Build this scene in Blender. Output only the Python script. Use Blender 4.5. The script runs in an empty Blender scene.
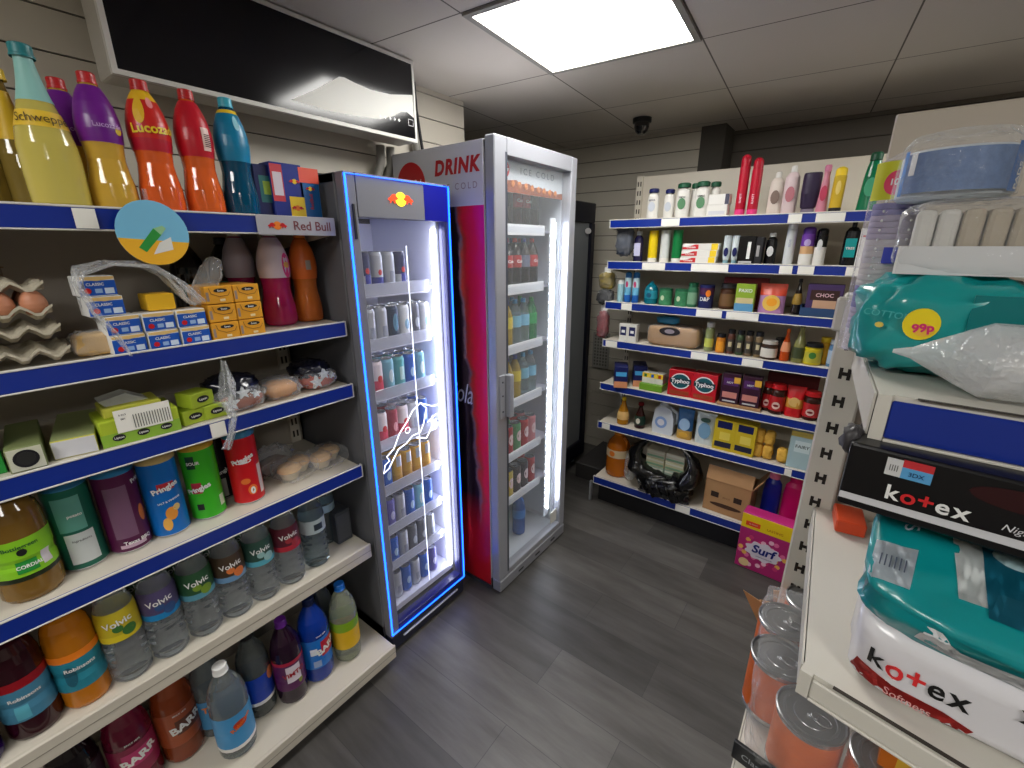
import bpy, bmesh, math, random
from mathutils import Vector, Matrix, noise
random.seed(7)
PI = math.pi
sc = bpy.context.scene
COL = sc.collection

# ------------------------------------------------------------ materials
def lin(c):
    out = []
    for v in c[:3]:
        v = v/255.0
        out.append(v/12.92 if v <= .04045 else ((v+.055)/1.055)**2.4)
    return out
_mc = {}
def m(c, rough=.45, metal=0, trans=0, ior=1.33, emit=0, coat=0, bump=0, bscale=60, var=0, vscale=8, stretch=None, alpha=1):
    key = (tuple(c), rough, metal, trans, ior, emit, coat, bump, bscale, var, vscale, stretch, alpha)
    if key in _mc: return _mc[key]
    mt = bpy.data.materials.new('mat_%02x%02x%02x' % tuple(int(v) for v in c[:3])); mt.use_nodes = True
    nt = mt.node_tree; b = nt.nodes['Principled BSDF']
    l = lin(c)
    b.inputs['Base Color'].default_value = (*l, 1)
    b.inputs['Roughness'].default_value = rough
    b.inputs['Metallic'].default_value = metal
    b.inputs['Transmission Weight'].default_value = trans
    b.inputs['IOR'].default_value = ior if trans else 1.45
    b.inputs['Coat Weight'].default_value = coat
    b.inputs['Alpha'].default_value = alpha
    if emit:
        b.inputs['Emission Color'].default_value = (*l, 1); b.inputs['Emission Strength'].default_value = emit
    if bump or var:
        tc = nt.nodes.new('ShaderNodeTexCoord'); mp = nt.nodes.new('ShaderNodeMapping')
        nt.links.new(tc.outputs['Object'], mp.inputs[0])
        if stretch: mp.inputs['Scale'].default_value = stretch
    if bump:
        n = nt.nodes.new('ShaderNodeTexNoise'); n.inputs['Scale'].default_value = bscale; n.inputs['Detail'].default_value = 3
        bp = nt.nodes.new('ShaderNodeBump'); bp.inputs['Strength'].default_value = bump; bp.inputs['Distance'].default_value = .01
        nt.links.new(mp.outputs[0], n.inputs['Vector']); nt.links.new(n.outputs['Fac'], bp.inputs['Height']); nt.links.new(bp.outputs[0], b.inputs['Normal'])
    if var:
        n = nt.nodes.new('ShaderNodeTexNoise'); n.inputs['Scale'].default_value = vscale; n.inputs['Detail'].default_value = 5
        mx = nt.nodes.new('ShaderNodeMix'); mx.data_type = 'RGBA'
        mx.inputs[6].default_value = (*[v*(1-var) for v in l], 1); mx.inputs[7].default_value = (*[min(1, v*(1+var)) for v in l], 1)
        nt.links.new(mp.outputs[0], n.inputs['Vector']); nt.links.new(n.outputs['Fac'], mx.inputs[0]); nt.links.new(mx.outputs[2], b.inputs['Base Color'])
    _mc[key] = mt
    return mt
def film(tint=(235, 238, 240), clear=.8, bump=.6, bscale=25, rough=.08):
    """clear plastic film / thin glass: part transparent, part glossy"""
    key = ('film', tint, clear, bump, bscale, rough)
    if key in _mc: return _mc[key]
    mt = bpy.data.materials.new('clear_film'); mt.use_nodes = True; nt = mt.node_tree
    for n in list(nt.nodes): nt.nodes.remove(n)
    out = nt.nodes.new('ShaderNodeOutputMaterial'); tr = nt.nodes.new('ShaderNodeBsdfTransparent'); pr = nt.nodes.new('ShaderNodeBsdfPrincipled')
    pr.inputs['Base Color'].default_value = (*lin(tint), 1); pr.inputs['Roughness'].default_value = rough; pr.inputs['Specular IOR Level'].default_value = .8
    fr = nt.nodes.new('ShaderNodeLayerWeight'); pw = nt.nodes.new('ShaderNodeMath'); pw.operation = 'POWER'; pw.inputs[1].default_value = 4
    ml = nt.nodes.new('ShaderNodeMath'); ml.operation = 'MULTIPLY'; ml.inputs[1].default_value = .5
    nt.links.new(fr.outputs['Facing'], pw.inputs[0]); nt.links.new(pw.outputs[0], ml.inputs[0])
    ad = nt.nodes.new('ShaderNodeMath'); ad.operation = 'ADD'; ad.use_clamp = True; ad.inputs[1].default_value = max(.05, (1-clear)*.7)
    mx = nt.nodes.new('ShaderNodeMixShader')
    nt.links.new(ml.outputs[0], ad.inputs[0]); nt.links.new(ad.outputs[0], mx.inputs[0]); nt.links.new(tr.outputs[0], mx.inputs[1]); nt.links.new(pr.outputs[0], mx.inputs[2])
    nt.links.new(mx.outputs[0], out.inputs[0])
    if bump:
        tc = nt.nodes.new('ShaderNodeTexCoord'); n = nt.nodes.new('ShaderNodeTexNoise'); n.inputs['Scale'].default_value = bscale; n.inputs['Detail'].default_value = 4
        bp = nt.nodes.new('ShaderNodeBump'); bp.inputs['Strength'].default_value = bump; bp.inputs['Distance'].default_value = .02
        nt.links.new(tc.outputs['Object'], n.inputs['Vector']); nt.links.new(n.outputs['Fac'], bp.inputs['Height']); nt.links.new(bp.outputs[0], pr.inputs['Normal']); nt.links.new(bp.outputs[0], fr.inputs['Normal'])
    _mc[key] = mt
    return mt

def conform(art, body, d, lift=.0012, cut=.008):
    """lay flat art (a P) onto the surface of body (a P), pushed along direction d"""
    from mathutils.bvhtree import BVHTree
    bvh = BVHTree.FromPolygons([Vector(v) for v in body.v], body.f); d = Vector(d).normalized(); out = P(); out.mats = art.mats
    bm = bmesh.new(); vv = [bm.verts.new(v) for v in art.v]
    for f, mi in zip(art.f, art.mi):
        try: q = bm.faces.new([vv[k] for k in f]); q.material_index = mi
        except ValueError: pass
    bmesh.ops.triangulate(bm, faces=bm.faces[:])
    for _ in range(4):
        es = [e for e in bm.edges if e.calc_length() > cut]
        if not es: break
        bmesh.ops.subdivide_edges(bm, edges=es, cuts=1); bmesh.ops.triangulate(bm, faces=[f for f in bm.faces if len(f.verts) > 3])
    bm.verts.index_update()
    for v in bm.verts:
        h = bvh.ray_cast(v.co-d*.2, d)
        dep = (v.co-Vector(art.ref)).dot(d) if getattr(art, 'ref', None) else 0
        v.co = (h[0] if h[0] is not None else v.co)-d*(lift-dep)
    out.v = [tuple(v.co) for v in bm.verts]; out.f = [tuple(v.index for v in f.verts) for f in bm.faces]; out.mi = [f.material_index for f in bm.faces]; out.sm = [False]*len(out.f); bm.free()
    return out

# ------------------------------------------------------------ camera, world, lights, exposure
cam_d = bpy.data.cameras.new('camera'); cam = bpy.data.objects.new('camera', cam_d); COL.objects.link(cam)
cam_d.sensor_width = 36; cam_d.lens = 441.5/1024*36; cam_d.clip_start = .02
YAW, PITCH, ROLL = math.radians(37.02), math.radians(17.39), math.radians(-.107)
fwd = Vector((-math.sin(YAW)*math.cos(PITCH), math.cos(YAW)*math.cos(PITCH), -math.sin(PITCH)))
rt = Vector((math.cos(YAW), math.sin(YAW), 0)); up = rt.cross(fwd)
r2 = rt*math.cos(ROLL)+up*math.sin(ROLL); u2 = r2.cross(fwd)
cam.matrix_world = Matrix(((r2.x, u2.x, -fwd.x, 0), (r2.y, u2.y, -fwd.y, 0), (r2.z, u2.z, -fwd.z, 1.6), (0, 0, 0, 1)))
sc.camera = cam
w = bpy.data.worlds.new('world'); sc.world = w; w.use_nodes = True
w.node_tree.nodes['Background'].inputs[0].default_value = (.75, .8, .9, 1); w.node_tree.nodes['Background'].inputs[1].default_value = .05
sc.view_settings.view_transform = 'Standard'; sc.view_settings.look = 'None'; sc.view_settings.gamma = 1; sc.view_settings.use_curve_mapping = False
sc.view_settings.exposure = 1.0
sc.cycles.use_denoising = True; sc.cycles.max_bounces = 8; sc.cycles.transparent_max_bounces = 16; sc.cycles.caustics_reflective = False
CEIL = 2.29
PANEL_EMIT = 11.0
LED_EMIT = 9.0

# ------------------------------------------------------------ mesh collector
_tc = {}
def text_mesh(s, size, bold=0, shear=0, extrude=0, space=1):
    key = (s, size, bold, shear, extrude, space)
    if key in _tc: return _tc[key]
    cu = bpy.data.curves.new('t', 'FONT'); cu.body = s; cu.size = size; cu.align_x = 'CENTER'; cu.align_y = 'CENTER'
    cu.offset = bold*size; cu.shear = shear; cu.extrude = extrude; cu.space_character = space; cu.resolution_u = 3
    ob = bpy.data.objects.new('t', cu)
    me = bpy.data.meshes.new_from_object(ob)
    d = ([tuple(v.co) for v in me.vertices], [tuple(p.vertices) for p in me.polygons])
    bpy.data.objects.remove(ob); bpy.data.curves.remove(cu); bpy.data.meshes.remove(me)
    _tc[key] = d
    return d
class P:
    """collects shapes with materials, becomes ONE mesh"""
    def __init__(s): s.v = []; s.f = []; s.mi = []; s.sm = []; s.mats = []
    def _m(s, mat):
        if mat not in s.mats: s.mats.append(mat)
        return s.mats.index(mat)
    def add(s, vs, fs, mat, smooth=False, M=None):
        k = len(s.v); i = s._m(mat)
        if M is not None: vs = [tuple(M @ Vector(v)) for v in vs]
        s.v += [tuple(v) for v in vs]
        for f in fs: s.f.append(tuple(q+k for q in f)); s.mi.append(i); s.sm.append(smooth)
        return s
    def box(s, x0, x1, y0, y1, z0, z1, mat, M=None):
        vs = [(x, y, z) for x in (x0, x1) for y in (y0, y1) for z in (z0, z1)]
        return s.add(vs, [(0, 1, 3, 2), (4, 6, 7, 5), (0, 4, 5, 1), (2, 3, 7, 6), (0, 2, 6, 4), (1, 5, 7, 3)], mat, False, M)
    def rbox(s, x0, x1, y0, y1, z0, z1, mat, b=.003, seg=1, M=None, smooth=False):
        bm = bmesh.new(); bmesh.ops.create_cube(bm, size=1)
        for v in bm.verts: v.co = ((x0+x1)/2+v.co.x*(x1-x0), (y0+y1)/2+v.co.y*(y1-y0), (z0+z1)/2+v.co.z*(z1-z0))
        b = min(b, .45*min(x1-x0, y1-y0, z1-z0))
        bmesh.ops.bevel(bm, geom=bm.edges[:], offset=b, segments=seg, affect='EDGES', profile=.5)
        bm.verts.index_update()
        s.add([tuple(v.co) for v in bm.verts], [tuple(v.index for v in f.verts) for f in bm.faces], mat, smooth, M); bm.free()
        return s
    def lathe(s, prof, bands, n=20, M=None, smooth=True, sx=1, sy=1):
        """prof [(r,z)], bands: a material, or [(ztop, mat), ...] ascending"""
        if not isinstance(bands, list): bands = [(1e9, bands)]
        pr = []
        for i, (r, z) in enumerate(prof):   # insert cuts at band limits
            if i:
                r0, z0 = prof[i-1]
                for zt, _ in bands[:-1]:
                    if z0 < zt < z: t = (zt-z0)/(z-z0); pr.append((r0+(r-r0)*t, zt))
            pr.append((r, z))
        for i in range(len(pr)-1):
            (r0, z0), (r1, z1) = pr[i], pr[i+1]
            zm = (z0+z1)/2; mat = next(mm for zt, mm in bands if zm <= zt or zt == bands[-1][0])
            vs = []; fs = []
            for r, z in ((r0, z0), (r1, z1)):
                vs += [(r*sx*math.sin(2*PI*k/n), -r*sy*math.cos(2*PI*k/n), z) for k in range(n)]
            for k in range(n):
                k2 = (k+1) % n
                if r0 < 1e-6: fs.append((k, n+k2, n+k)) if False else fs.append((k, k2, n+k2, n+k))
                else: fs.append((k, k2, n+k2, n+k))
            s.add(vs, fs, mat, smooth, M)
        return s
    def tube(s, pts, r, mat, n=8, M=None, closed=False):
        pts = [Vector(p) for p in pts]; vs = []; fs = []; L = len(pts)
        for i, p in enumerate(pts):
            a = pts[(i-1) % L] if (i or closed) else p; b = pts[(i+1) % L] if (i < L-1 or closed) else p
            t = (b-a).normalized(); ref = Vector((0, 0, 1)) if abs(t.z) < .9 else Vector((1, 0, 0))
            u = t.cross(ref).normalized(); v = t.cross(u)
            rr = r[i] if isinstance(r, (list, tuple)) else r
            vs += [tuple(p+u*rr*math.cos(2*PI*k/n)+v*rr*math.sin(2*PI*k/n)) for k in range(n)]
        for i in range(L if closed else L-1):
            j = (i+1) % L
            for k in range(n): fs.append((i*n+k, i*n+(k+1) % n, j*n+(k+1) % n, j*n+k))
        if not closed: fs += [tuple(range(n))[::-1], tuple((L-1)*n+k for k in range(n))]
        return s.add(vs, fs, mat, True, M)
    def prism(s, poly, y0, y1, mat, M=None):
        """polygon in xz, extruded from y0 (front) to y1"""
        n = len(poly); vs = [(x, y0, z) for x, z in poly]+[(x, y1, z) for x, z in poly]
        fs = [tuple(range(n)), tuple(range(2*n-1, n-1, -1))]+[(i, n+i, n+(i+1) % n, (i+1) % n) for i in range(n)]
        return s.add(vs, fs, mat, False, M)
    def disc(s, cx, cz, rx, rz, y0, y1, mat, n=20, M=None):
        return s.prism([(cx+rx*math.cos(2*PI*k/n), cz+rz*math.sin(2*PI*k/n)) for k in range(n)], y0, y1, mat, M)
    def text(s, t, size, x, y, z, mat, bold=.01, shear=0, rot=0, sx=1, M=None, space=1):
        vs, fs = text_mesh(t, size, bold, shear, 0, space); c, q = math.cos(rot), math.sin(rot)
        return s.add([(x+(a*sx*c-b*q), y, z+(a*sx*q+b*c)) for a, b, _ in vs], fs, mat, False, M)
    def textcyl(s, t, size, R, z, mat, phi=0, bold=.01, shear=0, rot=0, sx=1, lift=.0009, prof=None):
        vs, fs = text_mesh(t, size, bold, shear); out = []; c, q = math.cos(rot), math.sin(rot)
        for a, b, _ in vs:
            a *= sx; a, b = a*c-b*q, a*q+b*c
            rr = (prof(z+b) if prof else R)+lift; th = phi+a/rr
            out.append((rr*math.sin(th), -rr*math.cos(th), z+b))
        return s.add(out, fs, mat)
    def patch(s, R, ph0, ph1, z0, z1, mat, lift=.0005, n=8, prof=None, ell=False):
        """patch printed on a cylinder; ell makes it an oval"""
        if ell:
            out = [(0, 0)]; c = [((ph0+ph1)/2, (z0+z1)/2)]; N = 20
            pts = [((ph0+ph1)/2+(ph1-ph0)/2*math.cos(2*PI*k/N), (z0+z1)/2+(z1-z0)/2*math.sin(2*PI*k/N)) for k in range(N)]
            rf = lambda z: (prof(z) if prof else R)+lift
            vs = [(rf(z)*math.sin(p), -rf(z)*math.cos(p), z) for p, z in c+pts]
            return s.add(vs, [(0, k+1, (k+1) % N+1) for k in range(N)], mat)
        vs = []; fs = []; nz = 5
        for i in range(n+1):
            p = ph0+(ph1-ph0)*i/n
            for j in range(nz+1):
                z = z0+(z1-z0)*j/nz; r = (prof(z) if prof else R)+lift
                vs.append((r*math.sin(p), -r*math.cos(p), z))
        for i in range(n):
            for j in range(nz): a = i*(nz+1)+j; fs.append((a, a+nz+1, a+nz+2, a+1))
        return s.add(vs, fs, mat, True)
    def pillow(s, w, d, h, mat, nu=14, nv=10, crimp=.12, wob=.0, seed=0, M=None, e=.5, bands=None):
        """standing pouch: width w, depth d, height h, base z=0; sealed flat at the top"""
        for side in (-1, 1):
            vs = []; fs = []
            for i in range(nu+1):
                for j in range(nv+1):
                    u = i/nu*2-1; v = j/nv
                    t = max(0, 1-abs(u)**3)**e * (1-max(0, (v-(1-crimp-.35))/(.35))**1.6 if v < 1-crimp else 0)
                    t = max(t, .03); x = w/2*u*(1-.04*math.sin(v*PI)); y = side*d/2*t
                    if wob: q = noise.noise(Vector((u*2.3+seed, v*3.1, side*1.7+seed)))*wob; y += q*side*t; x += q*.3
                    vs.append((x, y, v*h))
            for i in range(nu):
                for j in range(nv):
                    a = i*(nv+1)+j; q = (a, a+nv+1, a+nv+2, a+1); fs.append(q if side < 0 else q[::-1])
            if bands:
                for (lo, hi, bm_) in bands:
                    s.add(vs, [f for f in fs if lo <= ((f[0] if side < 0 else f[3]) % (nv+1))/nv < hi], bm_, True, M)
            else: s.add(vs, fs, mat, True, M)
        return s
    def lump(s, w, d, h, mat, p=3, n=16, wob=.01, seed=0, freq=4, M=None, fold=0):
        """soft wrapped block: superellipsoid with creases"""
        vs = []; fs = []; N = n*2
        sg = lambda a, q: math.copysign(abs(a)**q, a)
        for i in range(n+1):
            ph = -PI/2+PI*i/n
            for k in range(N):
                th = 2*PI*k/N
                x = sg(math.cos(ph), 2/p)*sg(math.cos(th), 2/p); y = sg(math.cos(ph), 2/p)*sg(math.sin(th), 2/p); z = sg(math.sin(ph), 2/p)
                q = noise.noise(Vector((x*freq+seed, y*freq, z*freq)))*wob
                vs.append((x*(w/2+q), y*(d/2+q), z*(h/2+q*.6)+h/2))
        for i in range(n):
            for k in range(N): k2 = (k+1) % N; fs.append((i*N+k, i*N+k2, (i+1)*N+k2, (i+1)*N+k))
        return s.add(vs, fs, mat, True, M)
    def mesh(s, name):
        me = bpy.data.meshes.new(name); me.from_pydata(s.v, [], s.f)
        for mm in s.mats: me.materials.append(mm)
        me.polygons.foreach_set('material_index', s.mi); me.polygons.foreach_set('use_smooth', s.sm); me.validate(); me.update()
        return me
    def build(s, name, parent=None, loc=None, rz=0, mesh=None):
        o = bpy.data.objects.new(name, mesh or s.mesh(name)); COL.objects.link(o)
        if parent: o.parent = parent
        if loc: o.location = loc
        if rz: o.rotation_euler.z = rz
        return o
def T(name, label, cat, loc=(0, 0, 0), rz=0, group=None):
    o = bpy.data.objects.new(name, None); COL.objects.link(o); o.location = loc; o.rotation_euler = (0, 0, rz); o.empty_display_size = .05
    o['label'] = label; o['category'] = cat
    if group: o['group'] = group
    return o
def tag(o, label, cat, group=None, kind=None):
    o['label'] = label; o['category'] = cat
    if group: o['group'] = group
    if kind: o['kind'] = kind
    return o
def struct(o): o['kind'] = 'structure'; return o
def RX(a, loc=(0, 0, 0)): return Matrix.Translation(loc) @ Matrix.Rotation(a, 4, 'X')
def TR(loc, rx=0, ry=0, rz=0): return Matrix.Translation(loc) @ Matrix.Rotation(rz, 4, 'Z') @ Matrix.Rotation(ry, 4, 'Y') @ Matrix.Rotation(rx, 4, 'X')

# ------------------------------------------------------------ common materials
CREAM = m((205, 198, 184), .4, var=.05, vscale=6)
SLAT = m((196, 190, 176), .5, var=.06, vscale=3)
GAP = m((58, 52, 46), .8)
BLUE = m((14, 44, 140), .3, coat=.3)
DARK = m((22, 22, 26), .5)
BLACK = m((8, 8, 10), .25)
WHITE = m((232, 232, 230), .4)
OFFW = m((215, 212, 205), .5)
GREY = m((120, 121, 126), .4)
SILV = m((176, 178, 184), .3, metal=.6)
ALU = m((200, 202, 206), .25, metal=.9)
GOLD = m((214, 160, 50), .3, metal=.6)
RED = m((196, 22, 30), .35); DRED = m((120, 14, 22), .4)
YEL = m((238, 204, 40), .4); ORG = m((236, 128, 30), .4); GRN = m((40, 150, 60), .4); DGRN = m((16, 76, 50), .4)
LIME = m((120, 200, 30), .4); TEAL = m((0, 150, 150), .35); PUR = m((96, 24, 130), .4); PINK = m((222, 60, 130), .4)
SKY = m((70, 160, 214), .4); NAVY = m((18, 26, 84), .35); MBLUE = m((24, 92, 196), .35); BROWN = m((110, 66, 36), .5)
KRAFT = m((176, 134, 92), .75, var=.1, vscale=12); KRAFTD = m((128, 94, 62), .8)
PAPER = m((238, 236, 228), .6)

# ------------------------------------------------------------ setting
def floor_mat():
    mt = bpy.data.materials.new('vinyl_planks'); mt.use_nodes = True; nt = mt.node_tree; b = nt.nodes['Principled BSDF']
    tc = nt.nodes.new('ShaderNodeTexCoord'); mp = nt.nodes.new('ShaderNodeMapping'); mp.inputs['Location'].default_value = (.35, .07, 0)
    nt.links.new(tc.outputs['Object'], mp.inputs[0])
    br = nt.nodes.new('ShaderNodeTexBrick'); br.inputs['Scale'].default_value = 1; br.inputs['Brick Width'].default_value = .92; br.inputs['Row Height'].default_value = .19
    br.inputs['Mortar Size'].default_value = .0012; br.inputs['Mortar Smooth'].default_value = .3; br.offset = .37; br.inputs['Bias'].default_value = -.1
    br.inputs['Color1'].default_value = (*lin((68, 66, 64)), 1); br.inputs['Color2'].default_value = (*lin((98, 95, 92)), 1); br.inputs['Mortar'].default_value = (*lin((58, 57, 57)), 1)
    nt.links.new(mp.outputs[0], br.inputs['Vector'])
    m2 = nt.nodes.new('ShaderNodeMapping'); m2.inputs['Scale'].default_value = (1.6, 11, 1); nt.links.new(tc.outputs['Object'], m2.inputs[0])
    n = nt.nodes.new('ShaderNodeTexNoise'); n.inputs['Scale'].default_value = 1.6; n.inputs['Detail'].default_value = 8; n.inputs['Roughness'].default_value = .62
    nt.links.new(m2.outputs[0], n.inputs['Vector'])
    rp = nt.nodes.new('ShaderNodeValToRGB'); rp.color_ramp.elements[0].position = .32; rp.color_ramp.elements[0].color = (.6, .59, .58, 1); rp.color_ramp.elements[1].position = .72; rp.color_ramp.elements[1].color = (1.15, 1.15, 1.16, 1)
    nt.links.new(n.outputs['Fac'], rp.inputs[0])
    mx = nt.nodes.new('ShaderNodeMix'); mx.data_type = 'RGBA'; mx.blend_type = 'MULTIPLY'; mx.inputs[0].default_value = 1
    nt.links.new(br.outputs['Color'], mx.inputs[6]); nt.links.new(rp.outputs[0], mx.inputs[7]); nt.links.new(mx.outputs[2], b.inputs['Base Color'])
    b.inputs['Roughness'].default_value = .38
    n3 = nt.nodes.new('ShaderNodeTexNoise'); n3.inputs['Scale'].default_value = 9; nt.links.new(tc.outputs['Object'], n3.inputs['Vector'])
    mr = nt.nodes.new('ShaderNodeMapRange'); mr.inputs[3].default_value = .3; mr.inputs[4].default_value = .5
    nt.links.new(n3.outputs['Fac'], mr.inputs[0]); nt.links.new(mr.outputs[0], b.inputs['Roughness'])
    return mt
def ceil_mat():
    mt = bpy.data.materials.new('ceiling_tiles'); mt.use_nodes = True; nt = mt.node_tree; b = nt.nodes['Principled BSDF']
    tc = nt.nodes.new('ShaderNodeTexCoord'); br = nt.nodes.new('ShaderNodeTexBrick')
    br.inputs['Scale'].default_value = 1; br.inputs['Brick Width'].default_value = .6; br.inputs['Row Height'].default_value = .6; br.offset = 0; br.inputs['Mortar Size'].default_value = .003; br.inputs['Mortar Smooth'].default_value = .1
    br.inputs['Color1'].default_value = (*lin((206, 200, 192)), 1); br.inputs['Color2'].default_value = (*lin((200, 194, 186)), 1); br.inputs['Mortar'].default_value = (*lin((92, 86, 80)), 1)
    nt.links.new(tc.outputs['Object'], br.inputs['Vector']); nt.links.new(br.outputs['Color'], b.inputs['Base Color'])
    b.inputs['Roughness'].default_value = .7
    return mt
struct(P().box(-2.7, 2.2, -2.0, 3.5, -.05, 0, floor_mat()).build('floor'))
# ceiling: its own origin is a tile corner, grid turned 4.5 degrees
c = P(); th = math.radians(4.5); ox, oy = -.57, 1.87
cor = [(-2.7, -2.0), (2.2, -2.0), (2.2, 3.5), (-2.7, 3.5)]
q = [((x-ox)*math.cos(-th)-(y-oy)*math.sin(-th), (x-ox)*math.sin(-th)+(y-oy)*math.cos(-th)) for x, y in cor]
c.add([(x, y, 0) for x, y in q]+[(x, y, .05) for x, y in q], [(3, 2, 1, 0), (4, 5, 6, 7), (0, 1, 5, 4), (1, 2, 6, 5), (2, 3, 7, 6), (3, 0, 4, 7)], ceil_mat())
struct(c.build('ceiling', loc=(ox, oy, CEIL), rz=th))
def slatwall(name, a0, a1, plane, axis, z1=CEIL, z0=0, face=1, off=.03, SLAT=SLAT):
    """slatted shop wall: boards 95 mm with 5 mm grooves over a dark core"""
    p = P(); z = z0-off
    def bx(u0, u1, d0, d1, zz0, zz1, mat):
        lo, hi = min(plane+face*d0, plane+face*d1), max(plane+face*d0, plane+face*d1)
        if axis == 'x': p.box(lo, hi, u0, u1, zz0, zz1, mat)
        else: p.box(u0, u1, lo, hi, zz0, zz1, mat)
    bx(a0, a1, -.06, -.01, z0, z1, GAP)
    while z < z1:
        lo, hi = max(z, z0), min(z+.0955, z1)
        if hi-lo > .005: bx(a0, a1, -.01, 0, lo, hi, SLAT)
        z += .1
    return struct(p.build(name))
slatwall('wall_left', -2.0, 1.88, -1.72, 'x')
PLAINW = m((170, 164, 152), .7, var=.05)
struct(P().box(-2.7, -1.78, 1.78, 1.88, 0, CEIL, PLAINW).build('wall_corner'))
struct(P().box(-2.75, -2.65, 1.88, 3.2, 0, CEIL, PLAINW).build('wall_alcove'))
slatwall('wall_back', -2.65, -.9, 3.12, 'y', face=-1)
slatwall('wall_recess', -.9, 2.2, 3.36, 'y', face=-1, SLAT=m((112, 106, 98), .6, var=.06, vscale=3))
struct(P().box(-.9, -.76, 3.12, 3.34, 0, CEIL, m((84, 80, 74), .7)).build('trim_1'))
struct(P().box(2.1, 2.2, -2.0, 3.4, 0, CEIL, PLAINW).build('wall_right'))
struct(P().box(-2.7, 2.2, -2.1, -2.0, 0, CEIL, PLAINW).build('wall_front'))
# dark step at the foot of the back wall
# ceiling light panels
def light_panel(x, y, label):
    t = T('ceiling_light', label, 'ceiling light', (x, y, CEIL), math.radians(4.5), 'square light panels in the ceiling')
    e = .297; f = P(); fm = m((150, 148, 142), .5)
    for a in ((-e, e, -e, -e+.022), (-e, e, e-.022, e), (-e, -e+.022, -e+.022, e-.022), (e-.022, e, -e+.022, e-.022)): f.box(*a, -.008, -.0005, fm)
    f.build('frame', t)
    P().box(-e+.022, e-.022, -e+.022, e-.022, -.005, -.001, m((255, 253, 248), .5, emit=PANEL_EMIT)).build('diffuser', t)
def gridpt(i, j):   # centre of tile i,j from the ceiling origin
    x, y = .6*i+.3, .6*j+.3
    return ox+x*math.cos(th)-y*math.sin(th), oy+x*math.sin(th)+y*math.cos(th)
light_panel(*gridpt(-1, -1), 'glowing white square light panel above the aisle in front of the drinks coolers')
light_panel(*gridpt(-1, -5), 'glowing white square light panel over the left shelves, behind the viewer')
light_panel(*gridpt(2, 0), 'added white square light panel over the far right corner, unseen, brightening the back shelves')  # added out of view to brighten the back shelves
light_panel(*gridpt(2, -5), 'glowing white square light panel over the right shelves, behind the viewer')
# dome camera
t = T('security_camera', 'small black dome security camera under the ceiling near the back wall', 'security camera', (-1.12, 2.72, CEIL))
P().lathe([(0, 0), (.052, 0), (.052, -.022), (.045, -.026), (0, -.026)][::-1], DARK, 20).build('mount', t)
P().lathe([(0, -.085), (.02, -.081), (.034, -.068), (.042, -.045), (.043, -.026)], m((14, 14, 18), .08, coat=1), 20).build('dome', t)
P().lathe([(0, -.05), (.012, -.05), (.012, -.03), (0, -.03)], m((60, 60, 70), .1, metal=.8), 12, M=TR((0, -.036, .002), rx=PI/2-.5)).build('lens', t)

# ------------------------------------------------------------ logos
BULL = [(-.95, -.1), (-.78, .08), (-.62, .1), (-.5, .3), (-.3, .42), (-.05, .44), (.1, .3), (.2, .16), (.34, .12), (.3, -.02), (.16, -.12), (.02, -.1), (-.08, -.3), (-.02, -.42), (-.16, -.42), (-.24, -.22), (-.46, -.16), (-.58, -.4), (-.72, -.44), (-.66, -.2), (-.8, -.16)]
def bulls(p, cx, cz, s, y, red, yel, M=None):
    p.disc(cx, cz, s*.42, s*.42, y, y+.0004, yel, M=M)
    for k in (1, -1):
        pts = [(cx+k*(x*s*.62-s*.42), cz+z*s*.62) for x, z in BULL]
        if k < 0: pts = pts[::-1]
        p.prism(pts, y-.0006, y, red, M=M)

# ------------------------------------------------------------ gondola shelving
def bracket(p, x, y0, y1, z, h0, h1, mat):   # side bracket in local frame (front = -Y): tapered plate
    pts = [(y0, z), (y1, z), (y1, z-h0), (y0, z-h1)]
    vs = [(x-.001, a, b) for a, b in pts]+[(x+.001, a, b) for a, b in pts]
    p.add(vs, [(0, 1, 2, 3), (7, 6, 5, 4), (0, 4, 5, 1), (1, 5, 6, 2), (2, 6, 7, 3), (3, 7, 4, 0)], mat)
def shelf_bay(t, L, D, shelves, panel_h, tickets, ups, panel_mat=CREAM, basez=.1):
    """local frame: x from 0..L along the front, y=0 at back panel face, front toward -Y"""
    P().rbox(0, L, .002, .022, .02, panel_h, panel_mat, .002).build('back_panel', t)
    for ux in ups:
        p = P(); p.box(ux-.018, ux+.018, -.012, .001, 0, panel_h, CREAM)
        z = .08
        while z < panel_h-.04: p.box(ux-.011, ux-.004, -.0125, -.0118, z, z+.026, GAP); p.box(ux+.004, ux+.011, -.0125, -.0118, z, z+.026, GAP); z += .05
        p.build('upright', t)
    for i, (z, d, front, hh) in enumerate(shelves):
        p = P(); p.rbox(.002, L-.002, -d, -.013, z-.022, z, CREAM, .002)
        bracket(p, .006, -d+.003, -.013, z-.002, .09, hh, CREAM); bracket(p, L-.006, -d+.003, -.013, z-.002, .09, hh, CREAM)
        s = p.build('shelf', t)
        q = P(); q.rbox(0, L, -d-.012, -d-.001, z-hh, z+.004, BLUE if front == 'b' else CREAM, .003)
        if front == 'b': q.rbox(0, L, -d-.0135, -d-.008, z+.001, z+.0055, OFFW, .001); q.rbox(0, L, -d-.0135, -d-.008, z-hh-.0015, z-hh+.002, OFFW, .001); q.box(L-.003, L+.001, -d-.0132, -d-.001, z-hh, z+.005, OFFW); q.box(-.001, .003, -d-.0132, -d-.001, z-hh, z+.005, OFFW)
        else: q.box(.001, L-.001, -d-.0128, -d-.0122, z-hh*.45, z-hh*.45+.002, m((140, 134, 122), .6))
        st = q.build('ticket_strip', s)
        for (a, b) in tickets.get(i, []):
            P().box(a, b, -d-.0155, -d-.0138, z-hh+.003, z-.0005, PAPER).build('price_ticket', s)
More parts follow.
